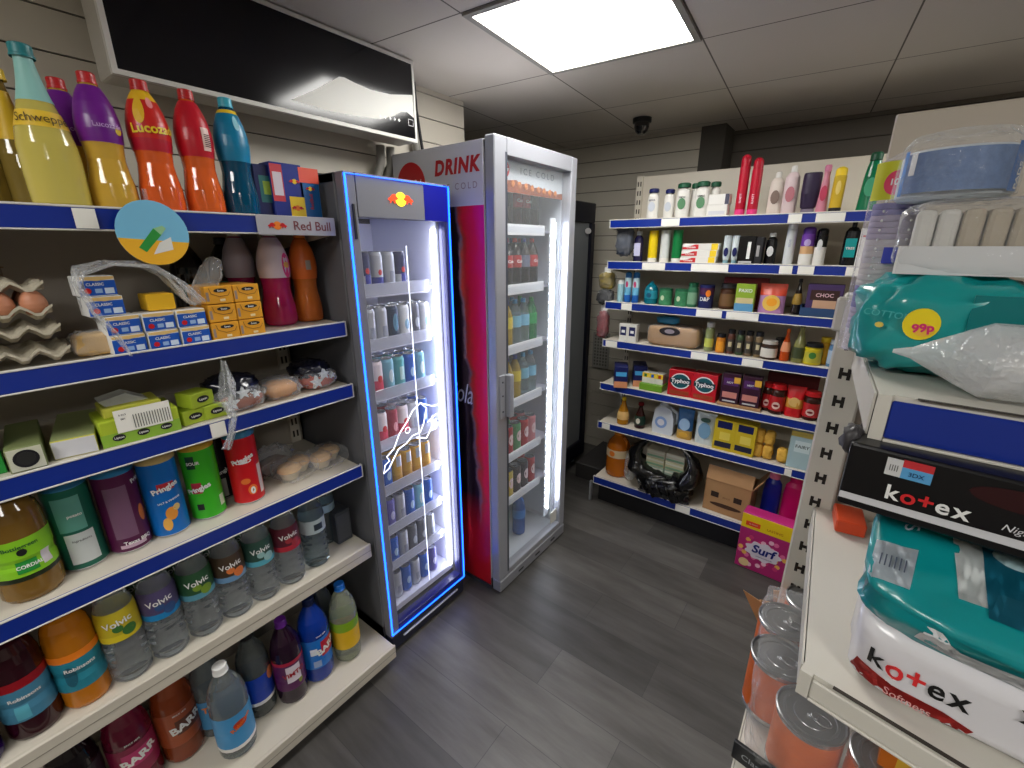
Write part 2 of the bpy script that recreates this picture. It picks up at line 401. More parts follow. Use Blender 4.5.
# left gondola: front faces +X. local x -> world y
LY0 = -1.0
t = T('shelving_unit', 'long cream shelving unit with blue shelf edges holding drinks on the left', 'shelving', (-1.665, LY0, 0), PI/2)
LZ = [1.674, 1.367, 1.159, .86, .531, .1]
Ld = [.385, .385, .385, .385, .385, .475]
sh = [(LZ[i], Ld[i], 'b' if i < 4 else 'c', .042 if i < 4 else .055) for i in range(6)]
shelf_bay(t, .8-LY0, .4, sh, 1.72, {0: [(1.225, 1.26)], 3-1: [(1.375, 1.41)]}, [.02, .9, 1.77], panel_mat=m((168, 160, 148), .55, var=.05))
k = P(); k.box(.01, .8-LY0-.01, -.44, -.01, 0, .06, m((30, 30, 34), .7)); k.build('plinth', t)
hd = P(); hd.rbox(1.575, 1.80, -.4015, -.3988, 1.629, 1.679, m((170, 170, 176), .35), .001)
hd.text('Red Bull', .034, 1.728, -.4022, 1.653, m((120, 60, 62), .5), .012)
bulls(hd, 1.628, 1.653, .026, -.4022, RED, ORG)
hd.build('brand_header', t)

# menu style black sign on the wall above
t = T('wall_sign', 'long black glossy lightbox sign in a pale frame high on the left wall', 'sign', (-1.719, 0, 0), PI/2)
fr = m((188, 184, 176), .4); x0, x1, z0, z1, d = .412, 1.375, 2.0, 2.284, .2
P().rbox(x0, x1, -d+.012, -d+.115, z0, z1, fr, .008, 2).rbox(x0+.09, x1-.05, -d+.1151, -.002, z0+.03, z1, fr, .004).build('housing', t)
f = P()
for a in ((x0, x1, z0, z0+.012), (x0, x1, z1-.012, z1), (x0, x0+.012, z0+.012, z1-.012), (x1-.01, x1, z0+.012, z1-.012)): f.box(a[0], a[1], -d-.004, -d+.012, a[2], a[3], m((214, 212, 206), .35))
f.build('frame', t)
f = P(); f.box(x0+.012, x1-.01, -d-.001, -d+.011, z0+.012, z1-.012, m((10, 10, 14), .12))
f.prism([(.857, 2.041), (.94, 2.085), (1.039, 2.149), (1.06, 2.152), (1.1, 2.146), (1.168, 2.140), (1.258, 2.146), (1.364, 2.168), (1.364, 2.088), (1.33, 2.102), (1.30, 2.097), (1.26, 2.075), (1.201, 2.053), (1.12, 2.043), (.994, 2.035)], -d-.0016, -d-.001, m((226, 226, 220), .5))
for i in range(5): f.prism([(1.2+i*.022+a, 2.062+i*.001+b) for a, b in ((0, .006), (.006, 0), (0, -.006), (-.006, 0))], -d-.002, -d-.0016, m((235, 235, 235), .4))
for a in ((1.334, 1.36, 2.056, 2.058), (1.334, 1.36, 2.078, 2.08), (1.334, 1.336, 2.056, 2.08), (1.358, 1.36, 2.056, 2.08)): f.box(a[0], a[1], -d-.002, -d-.0016, a[2], a[3], m((200, 200, 200), .4))
f.build('panel', t)
# pipes between sign and ceiling
for i, (y, lab) in enumerate(((1.50, 'grey plastic conduit running down the slatted wall right of the black sign'),)):
    tag(P().tube([(-1.69, y, CEIL-.001), (-1.69, y, 2.22), (-1.688, y+.012, 2.12), (-1.688, y+.03, 1.96), (-1.69, y+.04, 1.8)], .017, m((120, 118, 112), .5), 10).build('conduit'), lab, 'pipe')
tag(P().tube([(-1.70, 1.54, CEIL-.001), (-1.70, 1.545, 2.18), (-1.7, 1.57, 2.02), (-1.7, 1.58, 1.8)], .007, DARK, 8).build('cable'), 'thin black cable beside the grey conduit on the slatted wall', 'cable')
for i, y in enumerate((1.30, 1.35)):
    tag(P().tube([(-1.66, y, 1.998), (-1.665, y, 1.93), (-1.69, y-.01, 1.87), (-1.69, y-.01, 1.6)], .018, m((150, 147, 140), .45), 10).build('conduit'), ('left' if not i else 'right')+' one of two grey pipes bending down below the black sign', 'pipe')

# ------------------------------------------------------------ bottles, cans, tubs
PROF = {
 'soda': [(0, .012), (.55, 0), (.86, .006), (.97, .03), (1, .07), (1, .3), (.985, .33), (1, .36), (1, .6), (.96, .67), (.84, .75), (.64, .82), (.44, .875), (.33, .905), (.3, .93), (.3, .965), (0, .966)],
 'waist': [(0, .012), (.6, 0), (.88, .006), (.98, .03), (1, .1), (.97, .2), (.86, .3), (.8, .38), (.83, .46), (.9, .54), (.93, .6), (.9, .68), (.78, .77), (.6, .85), (.42, .9), (.33, .92), (.31, .965), (0, .966)],
 'long': [(0, .012), (.6, 0), (.88, .006), (.98, .03), (1, .12), (1, .3), (.97, .4), (.86, .5), (.68, .6), (.5, .7), (.38, .79), (.31, .87), (.28, .91), (.28, .965), (0, .966)],
 'water': [(0, .012), (.6, 0), (.9, .006), (.98, .03), (.93, .07), (1, .1), (.93, .14), (1, .18), (.93, .22), (1, .26), (.93, .3), (1, .34), (.93, .38), (.97, .41), (.99, .44), (.99, .64), (.95, .69), (.82, .77), (.6, .85), (.42, .9), (.36, .92), (.36, .965), (0, .966)],
 'squash': [(0, .012), (.7, 0), (.92, .006), (1, .04), (1, .3), (.94, .34), (.94, .36), (1, .4), (1, .62), (.98, .7), (.9, .78), (.72, .86), (.46, .9), (.4, .92), (.4, .965), (0, .966)],
 'jar': [(0, .01), (.8, 0), (.96, .01), (1, .05), (1, .7), (.95, .76), (.8, .8), (.8, .9), (0, .9)],
 'pear': [(0, .01), (.75, 0), (.95, .01), (1, .06), (1, .35), (.85, .5), (.55, .68), (.36, .82), (.34, .93), (0, .93)],
}
def pf(kind, R, H):
    pr = [(a*R, b*H) for a, b in PROF[kind]]
    def f(z):
        for (r0, z0), (r1, z1) in zip(pr[1:], pr[2:]):
            if z0 <= z <= z1 and z1 > z0: return r0+(r1-r0)*(z-z0)/(z1-z0)
        return pr[1][0]
    return pr, f
_mesh_cache = {}
def bottle(loc, label, H, R, liquid, cap, bands=None, texts=(), prof='soda', rz=PI/2, name='soda_bottle', cat='bottle', group=None, capr=.37, caph=.06, n=20, patches=(), key=None, sx=1, sy=1, capz=None):
    """bands [(z0,z1,mat)] fractions; texts [(str,size,zfrac,mat,phi,rot,bold)]"""
    t = T(name, label, cat, loc, rz, group)
    def build():
        pr, f = pf(prof, R, H); out = []
        out.append(('body', P().lathe(pr, liquid, n, sx=sx, sy=sy).mesh('body')))
        cz = (capz or .925)*H; cr = capr*R
        out.append(('cap', P().lathe([(cr*.98, cz), (cr, cz+.002), (cr, cz+caph*H), (cr*.9, cz+caph*H+.002), (0, cz+caph*H+.002)], cap, 16).lathe([(cr*1.08, cz-.003), (cr*1.08, cz+.001), (cr, cz+.002)], cap, 16).mesh('cap')))
        if bands:
            p = P(); zs = [(a*H, b*H, mm) for a, b, mm in bands]
            for a, b, mm in zs:
                N = max(2, int((b-a)/(H*.03))); seq = [(f(a+(b-a)*i/N)+.0006, a+(b-a)*i/N) for i in range(N+1)]
                p.lathe(seq, mm, n, sx=sx, sy=sy)
            for (a0, a1, b0, b1, mm, ell) in patches: p.patch(R, a0, a1, b0*H, b1*H, mm, .0012, prof=f, ell=ell)
            for tx in texts:
                s, size, z, mm = tx[:4]; phi = tx[4] if len(tx) > 4 else 0; rot = tx[5] if len(tx) > 5 else 0; bold = tx[6] if len(tx) > 6 else .02
                p.textcyl(s, size, R, z*H, mm, phi, bold, rot=rot, lift=.0026, prof=f)
            out.append(('label', p.mesh('label')))
        return out
    if key is not None:
        if key not in _mesh_cache: _mesh_cache[key] = build()
        lst = _mesh_cache[key]
    else: lst = build()
    for nm, me in lst: P().build(nm, t, mesh=me)
    return t
def can(loc, label, H=.134, R=.0265, col=None, bands=None, group=None, text=None, rz=PI/2, patches=(), key=None, name='drink_can', cat='can', lid=ALU):
    t = T(name, label, cat, loc, rz, group)
    if key not in _mesh_cache or key is None:
        pr = [(0, .003), (R*.7, .001), (R*.8, 0), (R, .008), (R, H-.012), (R*.86, H-.002), (R*.86, H)]
        b = P().lathe(pr, [(z*H, mm) for z, mm in bands] if bands else col, 16)
        for (a0, a1, b0, b1, mm, ell) in patches: b.patch(R, a0, a1, b0*H, b1*H, mm, .0006, ell=ell)
        if text: b.textcyl(text[0], text[1], R, text[2]*H, text[3], text[4] if len(text) > 4 else 0, .02, rot=text[5] if len(text) > 5 else 0)
        l = P().lathe([(R*.86, H-.001), (R*.86, H+.0015), (R*.8, H+.0015), (R*.76, H-.003), (0, H-.003)], lid, 16)
        tb = P().prism([(R*.16*math.cos(a*PI/4), R*.3*math.sin(a*PI/4)-R*.1) for a in range(8)], 0, .0012, lid, M=TR((0, 0, H-.0025), rx=PI/2))
        _mesh_cache[key if key is not None else id(b)] = res = (b.mesh('body'), l.mesh('lid'), tb.mesh('ring_pull'))
    else: res = _mesh_cache[key]
    P().build('body', t, mesh=res[0]); P().build('lid', t, mesh=res[1]); P().build('ring_pull', t, mesh=res[2])
    return t
def liq(c, tr=.45, r=.12): return m(c, r, trans=tr, ior=1.3, coat=.6)
def clearpl(c=(225, 232, 238), tr=.9): return m(c, .06, trans=tr, ior=1.2, coat=.7)

# ---- left shelf 1 (top)
z = LZ[0]; G1 = 'large soft drink bottles on the top left shelf'
for y, xx, lab, hh in ((.14, -1.46, 'narrow amber bottle with yellow cap at the far left end of the top shelf', .24), (.2, -1.455, 'narrow amber bottle with yellow cap just behind the tall pale yellow lemonade bottle', .27)):
    bottle((xx, y, z), lab, hh, .034, liq((150, 128, 60)), YEL, [(.5, .84, m((214, 176, 40), .35))], prof='long', group=G1, capr=.42)
bottle((-1.335, .228, z), 'tall slender bottle of cloudy pale yellow lemonade with teal cap and neck sleeve', .292, .047, liq((222, 206, 104), .25), m((40, 130, 136), .4), [(.66, .93, m((150, 206, 200), .3)), (.5, .6, m((236, 198, 60), .4))], [('Schweppes', .022, .55, m((90, 70, 30), .5), .0, 0, .0)], prof='long', group=G1)
for x, y, lab in ((-1.43, .285, 'purple labelled bottle of yellow drink with red cap standing half hidden behind its twin'), (-1.335, .316, 'yellow drink bottle with purple label and red cap, left of the red bottles')):
    bottle((x, y, z), lab, .268, .041, liq((224, 180, 70), .2), m((196, 36, 40), .35), [(.5, .9, m((112, 30, 140), .3))], [('Lucozade', .014, .62, m((190, 150, 210), .5), .2)], prof='waist', group=G1, patches=[(.5, .9, .56, .62, m((220, 190, 60), .4), True)])
bottle((-1.335, .404, z), 'orange drink bottle in a red and yellow sleeve with red cap', .276, .043, liq((240, 104, 44), .2), m((190, 30, 34), .35), [(.47, .56, m((190, 30, 50), .3)), (.56, .84, m((206, 40, 34), .3)), (.84, .92, m((240, 190, 40), .3))], [('Lucozade', .026, .63, YEL, .1, .05, .03)], prof='waist', group=G1, patches=[(-.9, -.3, .66, .86, m((240, 190, 40), .4), True), (-.1, .3, .78, .86, m((240, 150, 150), .4), True)])
bottle((-1.335, .493, z), 'orange drink bottle in a plain red sleeve with a barcode, red cap', .278, .042, liq((240, 108, 44), .2), m((190, 30, 34), .35), [(.47, .9, m((196, 26, 44), .3))], [('|||||||', .016, .6, m((70, 20, 20), .5), .35, PI/2)], prof='waist', group=G1, patches=[(.1, .6, .52, .7, m((226, 190, 180), .4), False)])
bottle((-1.335, .578, z), 'blue drink bottle with bright blue sleeve and turquoise cap', .28, .042, liq((6, 84, 120), .3), m((60, 176, 200), .35), [(.47, .86, m((20, 128, 170), .3)), (.86, .89, YEL)], (), prof='waist', group=G1, patches=[(-.1, .3, .72, .84, m((150, 210, 226), .4), True)])
def carton(loc, label, w, d, h, col, prints=(), texts=(), rz=PI/2, name='carton', cat='carton', group=None, M=None, flap=True, tops=None):
    """printed box: prints [(x0,x1,z0,z1,mat)] as fractions on the front; texts [(s,size,fx,fz,mat,rot)]"""
    p = P().rbox(-w/2, w/2, -d/2, d/2, 0, h, col, .0015)
    for i, (a, b, c_, e, mm) in enumerate(prints): p.box(-w/2+a*w, -w/2+b*w, -d/2-.0004-.0003*i, -d/2, c_*h, e*h, mm)
    for tx in texts: p.text(tx[0], tx[1], -w/2+tx[2]*w, -d/2-.0006-.0003*len(prints), tx[3]*h, tx[4], .02, rot=tx[5] if len(tx) > 5 else 0)
    if tops: p.box(-w/2+.001, w/2-.001, -d/2+.001, d/2-.001, h, h+.0004, tops)
    if flap: p.box(-w/2+.002, w/2-.002, -.0006, .0006, h, h+.0007, m((90, 80, 70), .7))
    o = p.build(name, loc=loc, rz=rz)
    return tag(o, label, cat, group)
GP = 'energy drink multipack boxes on the top left shelf'
carton((-1.35, .645, z), 'dark blue and green energy drink multipack box beside the blue bottle', .06, .05, .135, NAVY, [(.2, .9, .3, .8, m((40, 110, 110), .4)), (.35, .75, .45, .7, m((150, 180, 60), .4))], group=GP, name='multipack_box')
p = P().rbox(-.045, .045, -.03, .03, 0, .145, m((20, 40, 130), .35), .002); p.box(-.045, -.012, -.0305, -.03, .045, .14, m((196, 60, 70), .4)); p.box(0, .044, -.0305, -.03, .005, .06, YEL); bulls(p, .02, .03, .018, -.031, RED, ORG); bulls(p, .02, .1, .016, -.031, RED, YEL); p.box(-.04, -.015, -.031, -.03, .06, .12, m((210, 200, 210), .4))
tag(p.build('multipack_box', loc=(-1.345, .70, z), rz=PI/2), 'blue, red and yellow energy drink multipack box, middle of the three', 'carton', GP)
p = P().rbox(-.03, .03, -.03, .03, 0, .14, m((24, 96, 160), .35), .002); p.box(-.03, .03, -.0305, -.03, .1, .14, m((226, 90, 70), .4)); p.text('RedBull', .014, 0, -.031, .05, m((180, 60, 60), .5), .02, rot=PI/2); bulls(p, 0, .085, .014, -.031, RED, YEL)
tag(p.build('multipack_box', loc=(-1.345, .765, z), rz=PI/2), 'light blue and orange energy drink multipack box next to the tall cooler', 'carton', GP)
# round promotional wobbler hanging on the shelf edge
p = P(); c0 = (0, 0)
p.disc(0, 0, .068, .068, -.0012, 0, m((120, 190, 224), .4), 32)
p.prism([(.068*math.cos(a), .068*math.sin(a)) for a in [PI+.15+i*(PI-.45)/14 for i in range(15)]], -.0018, -.0012, m((240, 180, 40), .4))
p.prism([(-.034, -.03), (-.022, -.04), (.012, -.004), (0, .01)], -.0024, -.0018, GRN); p.prism([(0, .01), (.012, -.004), (.024, .01), (.018, .016)], -.0024, -.0018, m((150, 200, 150), .4))
p.prism([(-.01, -.045), (.03, -.035), (.03, -.008), (.006, -.02)], -.0022, -.0018, m((225, 225, 220), .4));
p.box(-.004, .004, -.0008, .0002, .06, .09, film(bump=0))
t_ = p.build('shelf_wobbler', loc=(-1.2515, .347, 1.668-.04), rz=PI/2+.1); tag(t_, 'round blue and yellow promotional disc with a bottle hanging from the top shelf edge', 'sign')

# ---- left shelf 2
z = LZ[1]
PULP = m((188, 180, 160), .85, bump=.5, bscale=80, var=.12, vscale=20); EGG = m((190, 128, 96), .5, var=.06)
def egg_tray(cx, cy, z, nx, ny, label, eggs=True, tilt=0, cell=.046):
    t = T('egg_tray', label, 'egg tray', (cx, cy, z), PI/2+tilt, 'grey pulp egg trays stacked on the second shelf')
    R = 5; W, Dp = nx*cell, ny*cell
    vs = []; fs = []; nu, nv = nx*R, ny*R
    for i in range(nu+1):
        for j in range(nv+1):
            u, v = i/R, j/R
            h = .021+.019*(math.cos(2*PI*u)+math.cos(2*PI*v))/2
            if i in (0, nu) or j in (0, nv): h = max(h, .024)-.006
            vs.append((u*cell-W/2, v*cell-Dp/2, h))
    for i in range(nu):
        for j in range(nv): a = i*(nv+1)+j; fs.append((a, a+nv+1, a+nv+2, a+1))
    p = P().add(vs, fs, PULP, True); k = len(vs)
    p.add([(x, y, zz-.003) for x, y, zz in vs], [f[::-1] for f in fs], PULP, True)
    # skirt
    ring = [i*(nv+1) for i in range(nu+1)]
    p.add([vs[a] for a in ring]+[(vs[a][0], vs[a][1], vs[a][2]-.006) for a in ring], [(i+1, i, nu+1+i, nu+2+i) for i in range(nu)], PULP)
    p.build('tray', t)
    if eggs:
        for i in range(nx):
            for j in range(ny):
                pr = [(0, 0)]+[(.021*math.sin(a*PI/10)*(1-.12*math.cos(a*PI/10)*-1), .0275-.0275*math.cos(a*PI/10)) for a in range(1, 10)]+[(0, .055)]
                tag(P().lathe(pr, EGG, 14).build('egg', loc=(cx-((j+.5)*cell-Dp/2), cy+((i+.5)*cell-W/2), z+.008)), 'brown egg in the grey tray, '+eggpos(i, j, z), 'egg', 'brown eggs in the grey trays')
    return t
def eggpos(i, j, z): return '%s row from the front, %s from the left' % (['first', 'second', 'third'][j], ['first', 'second', 'third', 'fourth', 'fifth'][i])
egg_tray(-1.35, .075, z+.004, 4, 3, 'grey pulp egg tray holding brown eggs, lowest of the stack', False)
egg_tray(-1.35, .07, z+.05, 4, 3, 'grey pulp egg tray without eggs, second of the stack', False)
egg_tray(-1.36, .068, z+.088, 4, 3, 'grey pulp egg tray in the middle of the stack')
egg_tray(-1.365, .066, z+.135, 4, 3, 'grey pulp egg tray upside down forming the lid of the stack', False)
p = P().lump(.15, .1, .1, m((140, 124, 100), .85, bump=.4, bscale=60), p=5, wob=.004); p.box(-.076, .076, -.051, .051, .049, .051, KRAFTD)
tag(p.build('egg_box', loc=(-1.52, .05, z+.03+.11), rz=PI/2), 'brown pulp egg box standing behind the grey egg trays', 'egg box')
p = P().lump(.08, .055, .05, m((206, 168, 104), .5, var=.15), p=5, wob=.003); p.lump(.086, .06, .054, film(clear=.75), p=4, wob=.008, seed=3)
tag(p.build('wrapped_cake', loc=(-1.335, .217, z), rz=PI/2), 'pale yellow cake block wrapped in clear film between eggs and blue packets', 'cake')
BL = m((20, 82, 180), .35)
def medbox(y, zz, lab, tilt=.0, x=-1.314):
    p = P().rbox(-.031, .031, -.03, .03, 0, .042, WHITE, .0012); p.box(-.0305, .0305, -.0304, -.03, .002, .033, BL); p.prism([(-.03, .041), (.03, .041), (.03, .036), (.0, .032), (-.03, .036)], -.0306, -.0304, m((226, 190, 120), .4))
    p.disc(-.018, .012, .006, .006, -.0308, -.0304, RED, 12); p.box(-.006, .006, -.0308, -.0304, .007, .016, m((150, 180, 220), .4)); p.box(.01, .026, -.0308, -.0304, .005, .017, m((210, 225, 240), .4)); p.text('CLASSIC', .008, -.004, -.031, .025, WHITE, .02)
    p.box(-.0306, -.03, -.029, .029, .002, .04, BL)
    tag(p.build('paper_packet', loc=(x, y, zz), rz=PI/2+.06), lab, 'packet', 'small blue and white boxes on the second shelf')
for j, row in enumerate(('bottom', 'second')):
    for i, pos in enumerate(('left', 'middle', 'right')): medbox(.262+i*.066-j*.002, z+j*.043, '%s blue and white filter box in the %s layer of the film-wrapped block' % (pos, row))
medbox(.24, z+.087, 'blue and white filter box on the third layer at the left of the block', x=-1.318); medbox(.235, z+.13, 'topmost blue and white filter box of the film-wrapped block', x=-1.32)
for y, zz, lab in ((.345, z+.087, 'plain yellow carton lying on top of the blue packets'), (.45, z+.03, 'plain yellow carton partly hidden behind the right-hand blue packets')):
    carton((-1.335, y, zz if zz > z+.05 else z), lab, .055 if zz > z+.05 else .05, .06, .038 if zz > z+.05 else .07, m((226, 176, 30), .5), name='yellow_carton')
ORB = m((226, 160, 44), .4)
for i in range(2):
    for j in range(3):
        p = P().rbox(-.032, .032, -.06, .06, 0, .044, ORB, .0015); p.disc(.004, .033, .016, .005, -.0606, -.06, m((30, 30, 30), .4), 14); p.text('Swan', .007, .004, -.0609, .0325, WHITE, .02); p.box(-.03, -.024, -.0604, -.06, .008, .03, m((150, 130, 120), .5)); p.box(.0, .012, -.0604, -.06, .006, .012, m((240, 220, 180), .4))
        p.tube([(.031-.004, -.0604, .03), (.02, -.0606, .02), (-.0, -.0606, .018), (-.018, -.0604, .026), (-.022, -.0604, .04)], .0006, m((120, 60, 20), .5), 4)
        tag(p.build('paper_packet', loc=(-1.343, .463+i*.066, z+j*.046), rz=PI/2), 'orange filter packet, %s column, %s of three in the stack' % (('left', 'right')[i], ('bottom', 'middle', 'top')[j]), 'packet', 'orange packets on the second shelf')
# clear film pieces round the packets
def crumple(loc, label, w, d, h, seed, rz=PI/2, mat=None, name='plastic_wrap', p_=2.5, ry=0, n=18):
    p = P().lump(w, d, h, mat or film(clear=.72, bump=1, bscale=30), p=p_, n=n, wob=.04*max(w, h), seed=seed, freq=5, M=TR((0, 0, 0), ry=ry))
    return tag(p.build(name, loc=loc, rz=rz), label, 'plastic wrap')
p = P()
for y0, y1, z0_, z1_, yy in ((-.14, -.1, -.01, .19, -.04),):
    pass
def sheet(p, pts, w, mat, n=6, wob=.006, seed=1):
    """loose strip of film following a path"""
    vs = []; fs = []
    for i, q in enumerate(pts):
        a = Vector(pts[max(0, i-1)]); b = Vector(pts[min(len(pts)-1, i+1)]); t = (b-a).normalized()
        side = t.cross(Vector((.0, 1, 0))); side = side.normalized() if side.length > .1 else Vector((1, 0, 0)); wy = w[i] if isinstance(w, (list, tuple)) else w
        for k in range(n+1):
            f = k/n-.5; o = Vector(q)+Vector((0, 1, 0))*wy*f
            o += side*wob*noise.noise(Vector((i*1.3+seed, k*1.1, seed)))*2
            vs.append(tuple(o))
    for i in range(len(pts)-1):
        for k in range(n): a = i*(n+1)+k; fs.append((a, a+1, a+n+2, a+n+1))
    return p.add(vs, fs, mat, True)
FM = film(clear=.68, bump=1, bscale=40)
p = P(); sheet(p, [(-.075, 0, .0), (-.09, 0, .05), (-.11, 0, .1), (-.125, 0, .16), (-.118, 0, .19), (-.08, 0, .2), (-.02, 0, .193), (.03, 0, .17), (.06, 0, .13), (.08, 0, .1)], .11, FM, 8, .012); p.tube([(-.125, -.055, .15), (-.12, -.06, .18), (-.07, -.06, .197), (0, -.06, .19), (.05, -.06, .15), (.085, -.06, .105)], [.003, .005, .004, .005, .004, .003], FM, 6)
tag(p.build('plastic_wrap', loc=(-1.30, .33, z), rz=PI/2), 'torn clear shrink film around the blue packets', 'plastic wrap')
crumple((-1.325, .425, z+.09), 'bunched clear plastic film sticking up between blue and orange packets', .05, .04, .13, 4, ry=.5)
bottle((-1.40, .665, z), 'bottle of pink drink with white and pink sleeve, front of the pair', .285, .048, liq((176, 26, 90), .25), OFFW, [(.5, .9, m((206, 190, 196), .35))], (), prof='waist', group='juice bottles at the right end of the second shelf', patches=[(.1, .9, .5, .75, PINK, True), (.2, .7, .6, .66, m((236, 180, 80), .4), True)])
bottle((-1.50, .61, z), 'pink drink bottle with greyish sleeve, behind the front one', .285, .045, liq((150, 26, 80), .25), OFFW, [(.5, .9, m((160, 150, 160), .35))], prof='waist', group='juice bottles at the right end of the second shelf')
bottle((-1.40, .757, z), 'bottle of orange drink with orange sleeve beside the cooler on the second shelf', .28, .043, liq((206, 110, 40), .3), ORG, [(.48, .9, m((206, 100, 36), .35))], prof='waist', group='juice bottles at the right end of the second shelf', patches=[(-.3, .1, .58, .68, m((150, 140, 130), .5), False)])
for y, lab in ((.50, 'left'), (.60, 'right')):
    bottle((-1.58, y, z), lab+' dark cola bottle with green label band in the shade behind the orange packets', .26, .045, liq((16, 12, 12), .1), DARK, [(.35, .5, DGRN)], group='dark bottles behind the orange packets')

# ---- left shelf 3
z = LZ[2]
carton((-1.36, -.0, z), 'plain green carton at the far left of the third shelf', .05, .1, .085, GRN, [(.1, .9, .5, .8, LIME)])
p = P().rbox(-.027, .027, -.1, .1, 0, .052, m((120, 130, 84), .5), .002); p.box(-.025, .025, -.1006, -.1, .003, .05, m((200, 200, 180), .5)); p.disc(0, .027, .019, .019, -.1012, -.1006, DARK, 24); p.disc(0, .027, .014, .014, -.1016, -.1012, m((40, 40, 40), .3), 24)
tag(p.build('teabag_box', loc=(-1.385, .064, z), rz=PI/2-.1), 'long olive box with a round black hole printed on its white end', 'carton')
p = P().rbox(-.036, .036, -.11, .11, 0, .042, m((190, 186, 60), .5), .002); p.box(-.035, .035, -.1106, -.11, .002, .040, m((210, 210, 214), .5)); p.box(-.035, .035, -.108, .108, .042, .0425, m((150, 160, 110), .5))
tag(p.build('biscuit_box', loc=(-1.405, .15, z), rz=PI/2-.2), 'flat yellow box with a plain white end turned to the front', 'carton')
p = P().rbox(-.075, .075, -.055, .055, 0, .062, m((170, 190, 50), .45), .003, M=TR((0, 0, 0))); p.box(-.076, .074, -.0556, -.055, .0, .03, m((140, 180, 60), .5))
for i in range(3): p.disc(-.045+i*.045, .018, .012, .008, -.0562, -.0556, DARK, 14); p.text('Lipton', .007, -.045+i*.045, -.0566, .018, WHITE, .02)
p.box(-.045, .06, -.0575, -.0566, .028, .082, PAPER, M=TR((0, 0, 0), ry=.0)); p.text('||||||||||||||', .036, .022, -.058, .052, DARK, .0, sx=.55); p.text('5 013', .006, -.03, -.058, .07, DARK); p.text('001', .006, -.03, -.058, .06, DARK)
p.rbox(-.06, .05, -.04, .05, .062, .085, m((190, 190, 70), .5), .003); p.prism([(-.05, .086), (.03, .086), (-.01, .11), (-.06, .1)], -.02, .03, film(clear=.5))
tag(p.build('tea_carton', loc=(-1.345, .25, z), rz=PI/2-.05), 'yellow green tray of tea boxes with a white barcode sticker', 'carton')
for i, (y, zz, zr) in enumerate(((.355, 0, .15), (.375, .04, .3), (.41, 0, .0))):
    p = P().rbox(-.03, .03, -.03, .03, 0, .038, m((160, 180, 50), .45), .002); p.disc(.0, .02, .016, .009, -.0306, -.03, DARK, 14); p.text('Lipton', .008, 0, -.031, .02, WHITE, .02)
    tag(p.build('tea_box', loc=(-1.33, y, z+zz), rz=PI/2+zr), 'small yellow green tea box, %s of the loose three' % ('left', 'upper', 'right')[i], 'carton', 'loose tea boxes on the third shelf')
p = P(); sheet(p, [(0, 0, .1), (.002, 0, .04), (-.004, 0, 0), (.004, 0, -.05), (-.012, 0, -.1), (-.03, 0, -.14)], [.05, .06, .045, .035, .025, .012], FM, 6, .014, 3)
tag(p.build('plastic_wrap', loc=(-1.258, .43, z+.06), rz=PI/2), 'strip of clear torn film hanging over the third shelf edge', 'plastic wrap')
STAR = [(math.sin(i*PI/5)*(1 if i % 2 == 0 else .42), math.cos(i*PI/5)*(1 if i % 2 == 0 else .42)) for i in range(10)]
def breadbag(loc, rz, w, label, h=.075, inner=m((150, 74, 46), .6, var=.2, vscale=30)):
    t = T('bread_bag', label, 'bread', loc, rz, 'bagged buns on the third shelf')
    P().lump(w*.9, .11, h*.6, inner, p=2.6, wob=.012, seed=w*50).build('bread', t)
    p = P().lump(w, .13, h, m((16, 20, 40), .25, coat=.5), p=2.4, n=16, wob=.016, seed=w*9, M=TR((0, .02, .012)))
    for sx_, sz_, s_ in ((-w*.22, h*.35, .022), (w*.02, h*.62, .018), (w*.25, h*.5, .012)): p.prism([(sx_+a*s_, sz_+b*s_) for a, b in STAR], -.058, -.045, m((214, 218, 222), .4))
    p.build('printed_bag', t)
    P().lump(w*1.06, .15, h*.8, film(clear=.8, bump=1, bscale=30), p=2.3, wob=.02, seed=w*5).build('film', t)
breadbag((-1.345, .475, z), PI/2, .14, 'black starred bread bag with brown rolls beside the tea boxes', .085)
breadbag((-1.36, .72, z), PI/2+.1, .12, 'black starred bread bag with red filling next to the cooler', .075, m((176, 70, 50), .6))
t = T('wrapped_bun', 'golden bun wrapped in clear film between the two black starred bags', 'bread', (-1.345, .597, z), PI/2, 'bagged buns on the third shelf')
P().lump(.095, .09, .05, m((202, 140, 70), .55, var=.15, vscale=20), p=2.4, wob=.006, seed=8).build('bread', t)
P().lump(.115, .11, .06, film(clear=.75, bump=1, bscale=30), p=2.6, wob=.016, seed=2).build('film', t)

# ---- left shelf 4
z = LZ[3]
def crisp_tube(loc, label, col, lid, texts, patches, rz=PI/2, H=.235, R=.0415, foot=ALU, extra=None):
    t = T('crisp_tube', label, 'crisp tube', loc, rz, 'tall cardboard snack tubes on the fourth shelf')
    b = P().lathe([(0, .002), (R*.96, 0), (R*1.01, .002), (R*1.01, .006), (R, .007), (R, H-.022)], [(.006, foot), (9, col)], 28)
    for (a0, a1, b0, b1, mm, ell) in patches: b.patch(R, a0, a1, b0*H, b1*H, mm, .0006, ell=ell)
    for tx in texts: b.textcyl(tx[0], tx[1], R, tx[2]*H, tx[3], tx[4] if len(tx) > 4 else 0, tx[6] if len(tx) > 6 else .03, rot=tx[5] if len(tx) > 5 else 0, lift=.0022)
    b.build('tube', t)
    P().lathe([(R+.0005, H-.024), (R+.0015, H-.022), (R+.0015, H-.002), (R, H), (0, H)], lid, 28).build('lid', t)
